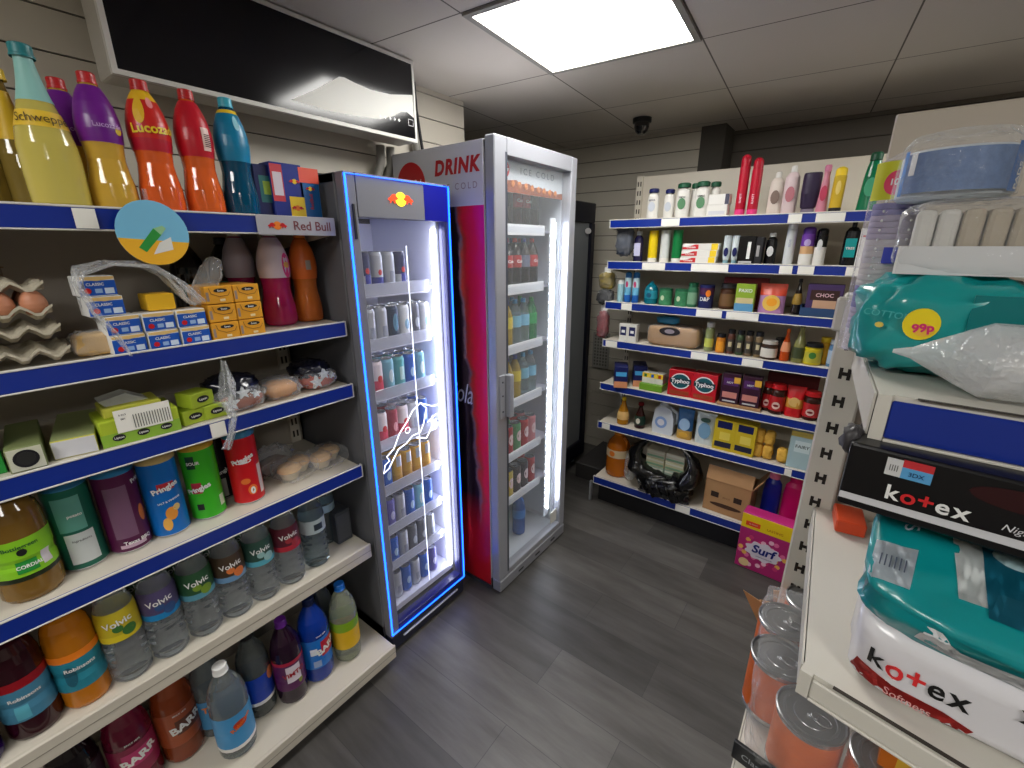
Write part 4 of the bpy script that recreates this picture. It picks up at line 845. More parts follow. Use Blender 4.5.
for i, row in ((4, 'rrgrp'), (5, 'ryddr')):
    for j, kx in enumerate(row):
        for dd in (0, 1): can((X1-.125-dd*.066, 1.50+j*.065, CZ[i]), '%s can, %s in the %s row, %s of the cola cooler' % (canc[kx][1], ORD[j], ('front', 'rear')[dd], 'fifth shelf' if i == 4 else 'sixth shelf'), .145, .0305, bands=canc[kx][0], patches=[(-.6, .5, .35, .75, m((225, 200, 205), .4), True)], group='drink cans in the tall cola cooler', key=('cc', kx))
for y, xx, kx, nm in ((1.44, -.13, 'clr', 'tall clear'), (1.55, -.19, 'colab', 'tall dark blue'), (1.62, -.2, 'green', 'tall green'), (1.70, -.15, None, 'tall bright blue')):
    if kx: lq, cp, lb, _, _ = kinds[kx]
    else: lq, cp, lb = liq((20, 100, 200), .4), MBLUE, m((30, 120, 210), .35)
    bottle((X1+xx, y, CZ[6]), nm+' bottle standing on the floor of the tall cola cooler', .26, .036, lq, cp, [(.4, .6, lb)], group='bottles on the cola cooler floor')

# ------------------------------------------------------------ black fridge behind
t = T('upright_fridge', 'tall black glass fronted fridge in the corner behind the cola cooler', 'fridge', (-1.42, 2.49, 0), PI/2)
W2 = .31; FB = m((14, 15, 26), .4); FD = m((12, 13, 26), .35)
P().rbox(-W2, W2, .042, .52, .05, 1.85, FB, .006).build('cabinet', t)
p = P(); p.rbox(-W2, W2, 0, .04, 1.74, 1.862, FD, .006)
for a in (-1, 1): p.rbox(min(a*W2, a*(W2-.05)), max(a*W2, a*(W2-.05)), 0, .04, .08, 1.739, FD, .004)
p.rbox(-W2+.05, W2-.05, 0, .04, .08, .2, FD, .004); p.build('door_frame', t)
P().box(-W2+.05, W2-.05, .02, .026, .2, 1.74, m((112, 116, 118), .12)).build('glass_pane', t)
P().disc(W2-.1, 1.69, .04, .018, -.003, 0, m((200, 200, 200), .4), 20).build('badge', t)
for sx_ in (-1, 1): P().lathe([(.0, 0), (.02, 0), (.02, .055), (0, .055)], SILV, 12, M=TR((sx_*.27, .08, 0))).build('foot', t)
tag(P().rbox(-1.36, -1.16, 2.56, 3.0, 0.0, .12, m((54, 52, 52), .6), .006).build('floor_plinth'), 'low dark grey plinth on the floor between the black fridge and the back shelves', 'plinth')

# ------------------------------------------------------------ back gondola
BX = -1.10; BL_ = 1.32; BY = 2.72; BZ = [1.727, 1.514, 1.295, 1.077, .813, .565, .193]
t = T('shelving_unit', 'wide seven shelf unit with blue edges across the back of the shop', 'shelving', (BX, BY, 0))
bt = {0: [(.28, .37), (.83, .88), (.93, 1.03)], 1: [(.83, .88), (.90, .96), (1.07, 1.13), (.2, .32), (.45, .62)], 2: [(.1, .16), (.50, .62), (.64, .78)], 3: [(.02, .09), (.74, .83), (.5, .58)], 4: [], 5: [(.03, .08), (1.0, 1.03)], 6: [(.52, .6)]}
shelf_bay(t, BL_, .4, [(zz, .37 if i < 6 else .385, 'b', .038 if i < 6 else .045) for i, zz in enumerate(BZ)], 1.985, bt, [.0, BL_], basez=.1)
P().box(.01, BL_-.01, -.33, -.01, 0, .145, m((30, 30, 34), .7)).build('plinth', t)
for sx_ in (-.03, ): P().rbox(-.035, -.02, -.38, -.36, 0, .14, SILV, .002).build('foot', t)

FR = BY-.366   # front edge
def bx_(x, off=.05): return (x, FR+off)
def gen_bottle(x, zi, label, H, R, liquid, cap, bands, prof='soda', off=.05, texts=(), name='bottle', cat='bottle', capr=.4, caph=.07, patches=(), sy=1, group=None, capz=None):
    return bottle((x, FR+off, BZ[zi]), label, H, R, liquid, cap, bands, texts, prof, 0, name, cat, group, capr, caph, 14, patches, None, 1, sy, capz)
def bcarton(x, zi, label, w, d, h, col, prints=(), texts=(), off=None, rz=0, name='carton', cat='carton', group=None, dz=0):
    return carton((x, FR+(off if off is not None else d/2+.01), BZ[zi]+dz), label, w, d, h, col, prints, texts, rz, name, cat, group)
def cyl(x, zi, label, H, R, bands, lidm=None, off=.05, texts=(), name='aerosol', cat='aerosol', top='dome', patches=(), group=None, dz=0):
    """straight printed cylinder with its cap as a part"""
    t = T(name, label, cat, (x, FR+off, BZ[zi]+dz), 0, group); hb = H*(.8 if top != 'flat' else .88)
    b = P().lathe([(0, .001), (R*.95, 0), (R, .004), (R, hb), (R*.9, hb+.003)], [(a*H, mm) for a, mm in bands], 16)
    for (a0, a1, b0, b1, mm, ell) in patches: b.patch(R, a0, a1, b0*H, b1*H, mm, .0006, ell=ell)
    for tx in texts: b.textcyl(tx[0], tx[1], R, tx[2]*H, tx[3], tx[4] if len(tx) > 4 else 0, .02, rot=tx[5] if len(tx) > 5 else 0, lift=.0018)
    b.build('body', t)
    if top == 'dome': c_ = P().lathe([(R*.93, hb), (R*.93, H*.93), (R*.8, H*.97), (R*.4, H), (0, H)], lidm, 16)
    elif top == 'flat': c_ = P().lathe([(R*1.01, hb), (R*1.01, H-.001), (R*.95, H), (0, H)], lidm, 16)
    else: c_ = P().lathe([(R*.35, hb), (R*.35, H*.9), (R*.22, H), (0, H)], lidm, 10)
    c_.build('cap', t)
    return t
def flatbottle(x, zi, label, w, d, h, col, capm, lab=None, text=None, off=.05, capw=.3, name='toiletry_bottle', cat='bottle', taper=0, capdown=False, group=None, dot=None):
    """oval section toiletry bottle"""
    t = T(name, label, cat, (x, FR+off, BZ[zi]), 0, group)
    pr = [(0, .001), (.92, 0), (1, .03), (1-taper*.3, .6), (.9-taper*.4, .78), (.55, .86), (.3, .875)] if not capdown else [(0, .12), (.6, .12), (.85, .17), (1, .5), (1, .9), (.98, .97), (.9, 1), (0, 1)]
    b = P().lathe([(r_*w/2, q_*h) for r_, q_ in pr], col, 16, sy=d/w)
    if lab: b.patch(1, -.9, .9, .2*h, .65*h, lab, .0) if False else b.box(-w*.34, w*.34, -d/2-.0012, -d/2+.002, .2*h, .62*h, lab)
    if dot: b.disc(0, .42*h, w*.3, h*.16, -d/2-.002, -d/2-.0012, dot, 14)
    if text: b.text(text[0], text[1], 0, -d/2-.0028, text[2]*h, text[3], .02)
    b.build('body', t)
    if capdown: P().lathe([(0, 0), (w*.36, 0), (w*.38, .002), (w*.36, .13*h), (0, .13*h)], capm, 14, sy=d/w).build('cap', t)
    else: P().lathe([(w*capw, .87*h), (w*capw, .97*h), (w*capw*.8, h), (0, h)], capm, 14, sy=min(1, d/w*1.3)).build('cap', t)
    return t
def jar(x, zi, label, H, R, cont, lid, lab=None, off=.05, texts=(), name='jar', group=None, patches=()):
    return gen_bottle(x, zi, label, H, R, cont, lid, [(.12, .6, lab)] if lab else None, 'jar', off, texts, name, 'jar', .9, .12, patches, group=group, capz=.85)
def pouch(x, zi, label, w, d, h, col, off=.05, prints=(), texts=(), rz=0, name='pouch', cat='pouch', group=None, bands=None, dz=0):
    p = P().pillow(w, d, h, col, wob=.006, seed=x*7, bands=bands)
    for k_, (cx, cz, rx, rz_, mm) in enumerate(prints): p.disc(cx*w, cz*h, rx*w, rz_*h, -d/2-.003-.0006*k_, -d/2+.004, mm, 18)
    for tx in texts: p.text(tx[0], tx[1], tx[2]*w, -d/2-.0036, tx[3]*h, tx[4], .02)
    return tag(p.build(name, loc=(x, FR+off, BZ[zi]+dz), rz=rz), label, cat, group)
# row 0
OW = m((222, 220, 214), .35)
flatbottle(-.895, 0, 'white shower bottle with navy cap, leftmost on the top back shelf', .06, .04, .15, OW, NAVY, None, ('NIVEA', .012, .62, NAVY), capw=.42, dot=m((190, 196, 206), .4))
flatbottle(-.822, 0, 'white shower bottle with navy cap tucked behind the first green capped one', .055, .04, .145, OW, NAVY, None, off=.08, capw=.42, dot=m((190, 196, 206), .4))
for i, x in enumerate((-.745, -.655)): flatbottle(x, 0, 'white body wash with green cap, %s of the green capped pair' % ('left', 'right')[i], .066, .04, .165, OW, DGRN, None, ('SIMPLE', .011, .6, DARK), capw=.46, dot=m((80, 130, 90), .4)); flatbottle(x+.045, 0, 'second row white body wash with green cap behind the %s front one' % ('left', 'right')[i], .05, .04, .165, OW, DGRN, None, off=.1, capw=.46)
bcarton(-.572, 0, 'flat white soap box, lower one of the stack of two', .09, .06, .055, OW, [(.1, .9, .2, .5, m((200, 200, 206), .5))], group='soap boxes on the top back shelf')
bcarton(-.568, 0, 'flat white soap box with dark end, upper one of the stack of two', .09, .06, .045, OW, [(.8, 1, 0, 1, m((60, 60, 80), .5))], group='soap boxes on the top back shelf', dz=.0552)
for i, x in enumerate((-.48, -.428)): cyl(x, 0, 'tall red hairspray can, %s of the two' % ('taller left one', 'right one')[i], .262-.018*i, .022, [(.12, PINK), (9, m((180, 12, 44), .3))], m((176, 10, 40), .3), texts=[('ELNETT', .012, .3, m((240, 200, 210), .4), 0, PI/2)])
flatbottle(-.342, 0, 'cream shampoo bottle with small oval print', .058, .04, .18, m((208, 196, 186), .35), OW, None, off=.06, dot=m((120, 100, 90), .5), capw=.2)
flatbottle(-.286, 0, 'pale pink shampoo bottle beside the cream one', .058, .04, .2, m((206, 186, 188), .35), OW, None, off=.06, dot=m((180, 110, 120), .5), capw=.2)
flatbottle(-.212, 0, 'dark plum squeeze tube standing on its cap', .068, .035, .165, m((44, 30, 60), .3), m((120, 110, 130), .3), None, None, capdown=True, name='squeeze_tube')
flatbottle(-.163, 0, 'rose pink squeeze tube with flower print', .042, .03, .19, m((206, 130, 150), .3), m((200, 120, 150), .3), None, dot=m((190, 60, 90), .4), taper=1, name='squeeze_tube')
cyl(-.115, 0, 'slim yellow spray bottle with dark base', .178, .022, [(.12, DARK), (9, m((204, 170, 40), .3))], YEL, patches=[(-.4, .4, .4, .7, m((226, 200, 110), .4), True)])
flatbottle(-.01, 0, 'emerald green bottle with pointed cap at the right of the top back shelf', .068, .05, .22, m((14, 110, 72), .2), DGRN, None, dot=m((70, 160, 120), .3), taper=.6)
# row 1
flatbottle(-.955, 1, 'dark blue mouthwash bottle with clear cap and white label', .05, .04, .158, m((30, 26, 60), .2), m((190, 196, 206), .3), m((190, 190, 220), .4), None)
for i, (x, c_, nm) in enumerate(((-.876, m((226, 196, 20), .35), 'yellow'), (-.812, m((206, 210, 208), .35), 'silver white'), (-.75, m((10, 120, 60), .35), 'green'))):
    cyl(x, 1, 'tall %s aerosol can with white base' % nm, .16, .024, [(.14, OW), (9, c_)], c_, top='flat', group='aerosols on the second back shelf')
for j in range(3):
    for i in range(1):
        p = P().rbox(-.085, .085, -.02, .02, 0, .031, OW, .0015); p.box(-.085, -.01, -.0205, -.02, .004, .026, m((200, 40, 44), .4)); p.prism([(-.085, .026), (-.02, .029), (-.06, .015), (-.085, .014)], -.021, -.0205, WHITE); p.box(.05, .08, -.0205, -.02, .001, .03, YEL); p.text('Colgate', .014, -.045, -.0215, .014, WHITE, .02)
        tag(p.build('toothpaste_box', loc=(-.635+.004*j, FR+.04, BZ[1]+.0315*j), rz=0), 'red, white and yellow toothpaste box, %s of the stack' % ('bottom', 'middle', 'top')[j], 'carton', 'toothpaste boxes on the second back shelf')
for i, x in enumerate((-.512, -.474)): flatbottle(x, 1, 'pale tube with dark round logo, %s of the pair beside the toothpaste' % ('left', 'right')[i], .034, .026, .13, m((206, 216, 218), .35), m((120, 160, 170), .3), None, dot=NAVY, capdown=True, name='squeeze_tube')
bcarton(-.42, 1, 'black box with white stripes right of the pale tubes', .07, .05, .125, BLACK, [(.55, .75, .2, .8, WHITE), (.1, .9, .05, .12, m((180, 180, 180), .4))])
bcarton(-.368, 1, 'narrow black box with a white slash', .03, .05, .12, DARK, [(.2, .6, .3, .7, m((160, 160, 160), .4))])
flatbottle(-.325, 1, 'black bottle with white diagonal print', .046, .035, .14, BLACK, m((190, 190, 190), .3), None, dot=m((206, 206, 206), .4))
cyl(-.252, 1, 'slender white spray can on the second back shelf', .188, .02, [(9, m((206, 210, 212), .3))], WHITE, texts=[('DOVE', .012, .5, m((150, 160, 190), .4), 0, PI/2)])
cyl(-.186, 1, 'purple and white deodorant can with domed top', .162, .026, [(.3, OW), (.5, m((214, 170, 120), .4)), (9, m((110, 60, 160), .3))], m((90, 50, 140), .3), patches=[(-.5, .5, .5, .68, m((180, 160, 210), .4), True)])
cyl(-.137, 1, 'white can with black swirl and dark cap', .155, .022, [(.5, OW), (9, BLACK)], BLACK, patches=[(-.6, .3, .4, .7, m((210, 210, 210), .4), True)])
flatbottle(-.033, 1, 'black pump bottle with teal label', .056, .04, .18, BLACK, BLACK, TEAL, ('TRES', .014, .4, WHITE), capw=.16)
bcarton(.015, 1, 'white carton with small red lettering at the right end of the second back shelf', .045, .04, .15, OW, [(.2, .8, .78, .82, RED)])
bcarton(.055, 1, 'dark carton standing behind the white one at the right of the second back shelf', .04, .04, .14, DARK)
# row 2
for i, x in enumerate((-.998, -.952)): cyl(x, 2, 'blue and white air freshener can, %s of the two' % ('left', 'right')[i], .165, .019, [(.25, m((30, 90, 170), .3)), (.5, m((110, 180, 214), .3)), (9, m((190, 220, 230), .3))], m((30, 110, 180), .3), patches=[(-.4, .4, .5, .7, m((190, 60, 110), .4), True)])
cyl(-1.04, 2, 'short pale blue spray can at the left end of the third back shelf', .12, .018, [(9, m((150, 190, 200), .3))], WHITE)
gen_bottle(-.863, 2, 'turquoise liquid soap pump bottle', .122, .036, liq((20, 120, 140), .3), m((60, 70, 80), .3), [(.25, .6, m((40, 140, 160), .3))], capr=.2, patches=[(-.4, .4, .3, .5, m((20, 80, 110), .4), True)])
for i, x in enumerate((-.783, -.70)): cyl(x, 2, 'green patterned round candle tin, %s one' % ('left', 'right')[i], .088, .034, [(9, m((60, 130, 90), .4, var=.5, vscale=60))], m((40, 100, 70), .3), top='flat', name='scented_tin', cat='tin', patches=[(-.5, .1, .3, .6, m((200, 214, 180), .4), True)])
jar(-.645, 2, 'green lidded jar between the green tins and the blue canister', .125, .026, m((50, 110, 80), .3), DGRN, m((120, 160, 130), .4))
cyl(-.578, 2, 'navy canister with white lettering and orange corner', .115, .035, [(.6, NAVY), (9, m((70, 20, 60), .4))], NAVY, top='flat', name='canister', cat='canister', texts=[('D&P', .026, .4, WHITE)], patches=[(.1, .8, .5, .8, ORG, True)])
jar(-.485, 2, 'brown coffee jar half in shade on the third back shelf', .125, .04, m((70, 40, 22), .3), m((60, 60, 64), .3), m((110, 80, 50), .4), off=.09)
bcarton(-.396, 2, 'green and yellow stuffing mix box with blue oval logo', .082, .04, .13, m((140, 170, 50), .4), [(.0, 1, 0, .3, m((90, 150, 190), .4)), (.05, .95, .3, .5, m((206, 190, 140), .4))], [('PAXO', .022, .5, .76, WHITE)], name='stuffing_box')
pouch(-.285, 2, 'orange and lilac pouch with a bowl of noodles printed on it', .11, .04, .135, m((206, 80, 50), .35), prints=[(0, .35, .33, .27, m((230, 190, 90), .4)), (0.02, .38, .2, .14, m((236, 160, 40), .4))], bands=[(0, .6, m((176, 130, 180), .35)), (.6, 1.1, m((206, 70, 44), .35))])
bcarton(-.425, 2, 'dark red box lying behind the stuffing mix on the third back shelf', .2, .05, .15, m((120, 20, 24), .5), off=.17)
gen_bottle(-.185, 2, 'slim dark bottle with gold label', .16, .02, liq((30, 24, 20), .1), DARK, [(.3, .6, m((150, 120, 50), .4))], 'long')
bcarton(-.085, 2, 'purple and brown chocolate dessert box in a blue tray', .13, .05, .125, m((70, 50, 96), .4), [(.1, .9, .45, .8, m((60, 34, 30), .4)), (.2, .85, .15, .45, m((200, 160, 130), .4))], [('CHOC', .022, .5, .62, m((230, 190, 200), .4))], dz=.018)
p = P(); a = .08
for bb in ((-a, a, -.035, -.033, 0, .04), (-a, a, .033, .035, 0, .05), (-a, -a+.002, -.033, .033, 0, .05), (a-.002, a, -.033, .033, 0, .05), (-a, a, -.035, .035, 0, .002)): p.box(*bb, m((40, 70, 110), .5))
tag(p.build('display_tray', loc=(-.085, FR+.038, BZ[2]+.0005)), 'blue cardboard tray under the chocolate dessert box', 'tray')
# row 3
for i in range(2):
    gx = -.99+i*.052
    bcarton(gx, 3, 'white pack with round navy logo, %s of the two' % ('left', 'right')[i], .05, .04, .1, OW, [(.15, .85, .35, .85, NAVY), (.3, .7, .5, .65, WHITE)])
p = P().lump(.27, .13, .11, m((172, 134, 92), .6, bump=.4, bscale=30), p=6, wob=.006, seed=3)
p.disc(-.01, .085, .055, .022, -.0685, -.06, m((40, 36, 40), .4), 20); p.disc(-.01, .085, .026, .012, -.07, -.0685, m((150, 140, 150), .4), 16); p.lump(.276, .136, .112, film(clear=.85, bump=1, bscale=30), p=6, wob=.01, seed=6)
tag(p.build('wrapped_carton', loc=(-.72, FR+.075, BZ[3])), 'long brown film wrapped block with a dark oval logo on top', 'carton')
p = P().lump(.12, .09, .04, m((60, 150, 200), .4), p=3, wob=.012, seed=2)
tag(p.build('cloth_pack', loc=(-.77, FR+.10, BZ[3]+.111)), 'small bright blue soft pack lying on the brown wrapped block', 'pack')
gen_bottle(-.537, 3, 'slim herb shaker jar with pale green contents', .15, .022, liq((150, 160, 110), .3), m((190, 190, 190), .3), [(.15, .45, m((190, 196, 90), .4))], 'jar', capr=.85, caph=.12, capz=.85)
jar(-.48, 3, 'small orange spice jar with dark lid', .098, .022, m((200, 120, 30), .4), DARK, m((226, 150, 40), .4))
for i, (x, c_) in enumerate(((-.434, (90, 50, 36)), (-.392, (60, 80, 50)), (-.352, (110, 90, 70)), (-.31, (130, 110, 80)))):
    jar(x, 3, 'little spice jar with black lid, %s of the row of four' % ORD[i], .125, .018, m(c_, .35), DARK, m((60, 56, 50), .4), group='spice jars on the fourth back shelf', patches=[(-.4, .4, .3, .5, m((200, 190, 150), .4), False)])
jar(-.262, 3, 'squat jar with large white label and white lid', .09, .036, m((60, 40, 30), .3), m((190, 186, 180), .4), m((214, 210, 200), .4))
jar(-.222, 3, 'dark sauce jar just behind the white labelled jar', .1, .028, m((36, 24, 20), .3), DARK, None, off=.09)
gen_bottle(-.195, 3, 'orange hot sauce bottle with orange cap', .15, .021, liq((206, 80, 20), .2), m((220, 100, 30), .4), [(.3, .6, m((226, 150, 110), .4))], 'pear', capr=.38)
gen_bottle(-.142, 3, 'pale olive dressing bottle with dark cap', .182, .027, liq((150, 150, 90), .3), DARK, [(.12, .4, m((60, 70, 40), .4))], 'pear', capr=.38)
jar(-.085, 3, 'yellow pickle jar with dark lid', .1, .036, m((206, 186, 30), .35), DARK, m((190, 180, 60), .4), patches=[(-.4, .4, .3, .6, m((60, 120, 50), .4), True)])
jar(-.045, 3, 'tall yellow mustard jar behind the pickle jar', .125, .024, m((214, 160, 30), .35), YEL, None, off=.085)
jar(-.005, 3, 'blue and white labelled jar at the right of the fourth back shelf', .125, .026, m((90, 130, 170), .35), m((190, 196, 200), .4), m((170, 190, 210), .4), patches=[(-.4, .4, .3, .55, NAVY, True)])
# row 4
for i in range(2): bcarton(-.99+i*.08, 4, '%s navy fish box with a salmon picture' % ('front left', 'rear right')[i], .075, .12, .125, NAVY, [(.1, .9, .55, .75, SKY), (.0, 1, .0, .3, m((206, 140, 100), .4))], off=.02+.085*i, rz=.45)
bcarton(-.805, 4, 'green and white box tray with yellow topped packs', .13, .09, .038, m((110, 160, 40), .45), name='packet_tray')
for i in range(3): bcarton(-.845+i*.04, 4, 'small yellow and white packet standing in the green tray, %s of three' % ORD[i], .038, .06, .06, OW, [(0, 1, .55, 1, YEL), (.3, .7, .6, .9, (m((40, 110, 60), .4), MBLUE, m((180, 60, 40), .4))[i])], off=.06, dz=.0385, group='small packets in the green tray')
def tybox(x, rz, lab):
    w_, d_, h_ = .125, .07, .145; p = P().rbox(-w_/2, w_/2, -d_/2, d_/2, 0, h_, m((190, 18, 34), .35), .002)
    p.disc(0, .085, .05, .044, -d_/2-.001, -d_/2, WHITE, 28); p.disc(0, .085, .044, .038, -d_/2-.0016, -d_/2-.001, m((16, 80, 90), .4), 28); p.box(-.055, .055, -d_/2-.0022, -d_/2-.0016, .072, .1, m((16, 50, 60), .4)); p.text('Typhoo', .03, 0, -d_/2-.003, .085, WHITE, .03); p.box(-.05, .05, -d_/2-.0006, -d_/2, .008, .03, m((150, 60, 30), .4))
    tag(p.build('tea_box', loc=(x, FR+.055, BZ[4]), rz=rz), lab, 'carton', 'red tea boxes on the fifth back shelf')
tybox(-.652, .1, 'large red tea box with round white edged logo, left of the pair'); tybox(-.522, -.06, 'large red tea box with round white edged logo, right of the pair')
for i, x in enumerate((-.398, -.305)):
    bcarton(x, 4, 'dark purple hot chocolate pack with a pink cup, %s one' % ('left', 'right')[i], .085, .05, .155, m((54, 18, 44), .4), [(.1, .9, .6, .85, m((80, 40, 100), .4)), (.1, .9, .18, .38, m((200, 130, 120), .4)), (.15, .85, .05, .1, m((190, 190, 190), .4)), (.65, 1, .7, .9, m((220, 170, 60), .4))], [('HOT', .014, .45, .7, WHITE)], dz=.016)
tag(P().rbox(-.1, .1, -.035, .035, 0, .014, KRAFT, .001).build('display_tray', loc=(-.35, FR+.036, BZ[4]+.0005)), 'kraft cardboard tray under the two purple hot chocolate packs', 'tray')
def coffee(x, lab, H, R, off=.05, lidc=m((190, 24, 30), .35)):
    jar(x, 4, lab, H, R, m((54, 24, 16), .25), lidc, m((180, 30, 34), .35), off, group='coffee jars on the fifth back shelf', patches=[(-.5, .5, .18, .42, m((220, 190, 180), .4), True), (-.35, .35, .26, .34, m((120, 10, 20), .4), True)])
coffee(-.235, 'small coffee jar half hidden at the left of the coffee jars', .145, .025, .07); coffee(-.19, 'coffee jar with red lid and oval label, second of the group', .15, .034)
p_ = pouch(-.118, 4, 'red and gold coffee refill pouch between coffee jars', .075, .045, .15, m((190, 26, 30), .35), prints=[(0, .5, .3, .15, m((226, 186, 110), .4))], bands=[(0, .3, RED), (.3, .6, m((206, 150, 60), .35)), (.6, 1.1, RED)])
coffee(-.05, 'coffee jar with red lid standing right of the refill pouch', .14, .034); gen_bottle(.005, 4, 'tall slim sauce bottle at the right end of the fifth back shelf', .16, .018, liq((120, 60, 30), .2), GOLD, [(.2, .6, m((190, 180, 160), .4))], 'long')
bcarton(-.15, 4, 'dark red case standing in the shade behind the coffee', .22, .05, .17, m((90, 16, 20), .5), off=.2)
# row 5
gen_bottle(-.968, 5, 'golden cooking oil bottle with yellow cap', .165, .036, liq((206, 140, 30), .3), YEL, [(.2, .5, m((226, 186, 120), .4))], 'pear', capr=.35)
gen_bottle(-.862, 5, 'brown sauce bottle with dark cap and round label', .155, .032, liq((50, 14, 12), .1), DRED, [(.15, .5, m((20, 50, 40), .4))], 'pear', capr=.5, patches=[(-.4, .4, .2, .42, m((220, 214, 200), .4), True)])
t = T('detergent_jug', 'white laundry liquid jug with side handle', 'jug', (-.722, FR+.06, BZ[5]))
p = P(); prf = [(-.055, 0), (.055, 0), (.06, .02), (.058, .1), (.04, .15), (.01, .165), (-.03, .165), (-.05, .14), (-.06, .05)]; p.prism(prf, -.03, .03, m((206, 212, 220), .3)); p.disc(-.01, .07, .034, .035, -.0312, -.03, m((130, 160, 210), .4), 20); p.disc(-.01, .07, .02, .02, -.032, -.0312, m((220, 220, 230), .4), 16); p.build('body', t)
P().tube([(.045, 0, .05), (.072, 0, .07), (.07, 0, .13), (.03, 0, .155)], .009, m((206, 212, 220), .3), 8).build('handle', t); P().lathe([(.02, .163), (.022, .166), (.022, .188), (.0, .19)], m((196, 202, 214), .3), 14, M=TR((-.01, 0, 0))).build('cap', t)
pouch(-.602, 5, 'blue and gold pouch with an animal picture on the sixth back shelf', .085, .04, .175, m((40, 90, 140), .35), prints=[(0, .5, .34, .2, m((150, 180, 210), .4)), (0, .15, .3, .08, m((206, 160, 60), .4))], bands=[(0, .25, m((190, 150, 70), .35)), (.25, 1.1, m((40, 90, 140), .35))])
pouch(-.495, 5, 'white and pale blue pouch with black edge', .1, .045, .175, m((196, 206, 206), .35), prints=[(0, .45, .32, .26, m((120, 160, 190), .4)), (0, .8, .25, .07, m((60, 90, 80), .4))])
for i in range(2): bcarton(-.395+i*.1, 5, 'yellow cat food box with black oval logos, %s one' % ('left', 'right')[i], .1, .07, .17, m((206, 180, 40), .4), [(.15, .85, .72, .95, NAVY), (.1, .9, .1, .28, m((40, 40, 60), .4)), (.3, .8, .35, .6, m((226, 206, 90), .4))], rz=-.05*i)
for i, (x, dz_) in enumerate(((-.235, 0), (-.19, 0), (-.235, .075), (-.19, .075), (-.125, 0))):
    p = P().lump(.046, .05, .074, m((226, 176, 70), .7, bump=.6, bscale=90), p=3.5, wob=.006, seed=i)
    tag(p.build('sponge_pack', loc=(x, FR+.05, BZ[5]+dz_)), 'yellow sponge pack, %s' % ('bottom left of the block of four', 'bottom right of the block of four', 'top left of the block of four', 'top right of the block of four', 'standing alone to the right')[i], 'sponge', 'yellow sponge packs on the sixth back shelf')
bcarton(-.05, 5, 'pale blue dishwasher tablet box with yellow top', .105, .06, .19, m((170, 196, 200), .4), [(0, 1, .86, 1, m((200, 180, 90), .4)), (.2, .8, .45, .75, m((206, 222, 224), .4))], [('FAIRY', .022, .5, .6, m((50, 70, 70), .4))])
# row 6
t = gen_bottle(-1.0, 6, 'large handled bottle of amber cooking oil with orange cap', .3, .075, liq((214, 120, 30), .35), m((226, 140, 30), .4), [(.45, .62, m((206, 186, 150), .4))], 'soda', .1, patches=[(-.4, .1, .48, .6, m((220, 120, 40), .4), True)], capr=.42, name='oil_bottle')
P().tube([(.04, -.02, .262), (.058, -.02, .24), (.062, -.02, .2), (.05, -.02, .18)], .008, m((214, 120, 30), .3), 8).build('handle', t)
crumple((-.90, FR+.07, BZ[6]), 'crumpled clear plastic bag beside the oil bottle', .07, .08, .2, 9, 0, film(clear=.6, bump=1, bscale=25), name='plastic_bag')
# black bin bag round a stack of cartons
BB = m((6, 6, 8), .22, bump=.8, bscale=18, coat=.4)
vs = []; fs = []; NU, NV = 48, 14
for i in range(NU):
    a = 2*PI*i/NU
    for j in range(NV):
        v = j/(NV-1); b_ = PI*(-.1+1.3*v)
        rr = .06*(1+.35*noise.noise(Vector((math.cos(a)*3, math.sin(a)*3, v*4))))*(1.15-.75*max(0, math.sin(a)+.35) if math.sin(a) > -.35 else 1.2)
        R_ = .135; cx_, cz_ = R_*math.cos(a)*1.25, R_*math.sin(a)
        ox_ = rr*math.cos(b_); oy_ = rr*math.sin(b_)
        vs.append((cx_+math.cos(a)*ox_*.8, -oy_*1.0, .165+cz_+math.sin(a)*ox_*.8))
for i in range(NU):
    for j in range(NV-1): a = i*NV+j; b_ = ((i+1) % NU)*NV+j; fs.append((a, b_, b_+1, a+1))
bag = P().add(vs, fs, BB, True)
bag.lump(.30, .10, .13, BB, p=2.6, n=16, wob=.04, seed=4, freq=5, M=TR((0.03, -.035, -.045)))
for k in range(5): bag.tube([(-.13+.06*k, -.07, .06), (-.1+.05*k, -.095, .04+.01*(k % 2)), (-.06+.045*k, -.085, -.01)], .006, BB, 6)
tag(bag.build('bin_bag', loc=(-.69, FR+.03, BZ[6]+.04)), 'open black plastic bag bulging over the bottom shelf edge', 'bag')
for i in range(2):
    for j in range(3):
        pc = m(((150, 170, 150), (190, 186, 150), (196, 190, 170))[j], .45)
        p = P().rbox(-.055, .055, -.05, .05, 0, .052, pc, .004); p.box(-.05, .05, -.0506, -.05, .008, .02, m((120, 160, 130), .4)); p.box(-.05, .05, -.0506, -.05, .034, .044, m((206, 206, 190), .4))
        tag(p.build('food_tin_pack', loc=(-.745+.113*i, FR+.09, BZ[6]+.1+.053*j)), 'pale green striped pack inside the black bag, %s column, %s layer' % (('left', 'right')[i], ('bottom', 'middle', 'top')[j]), 'pack', 'pale packs inside the black bag')
for i in range(2): tag(P().rbox(-.055, .055, -.04, .04, 0, .095, m((206, 206, 204), .5), .004).build('paper_pack', loc=(-.745+.113*i, FR+.09, BZ[6]+.003)), 'plain white pack at the bottom of the black bag, %s one' % ('left', 'right')[i], 'pack', 'white packs in the black bag')
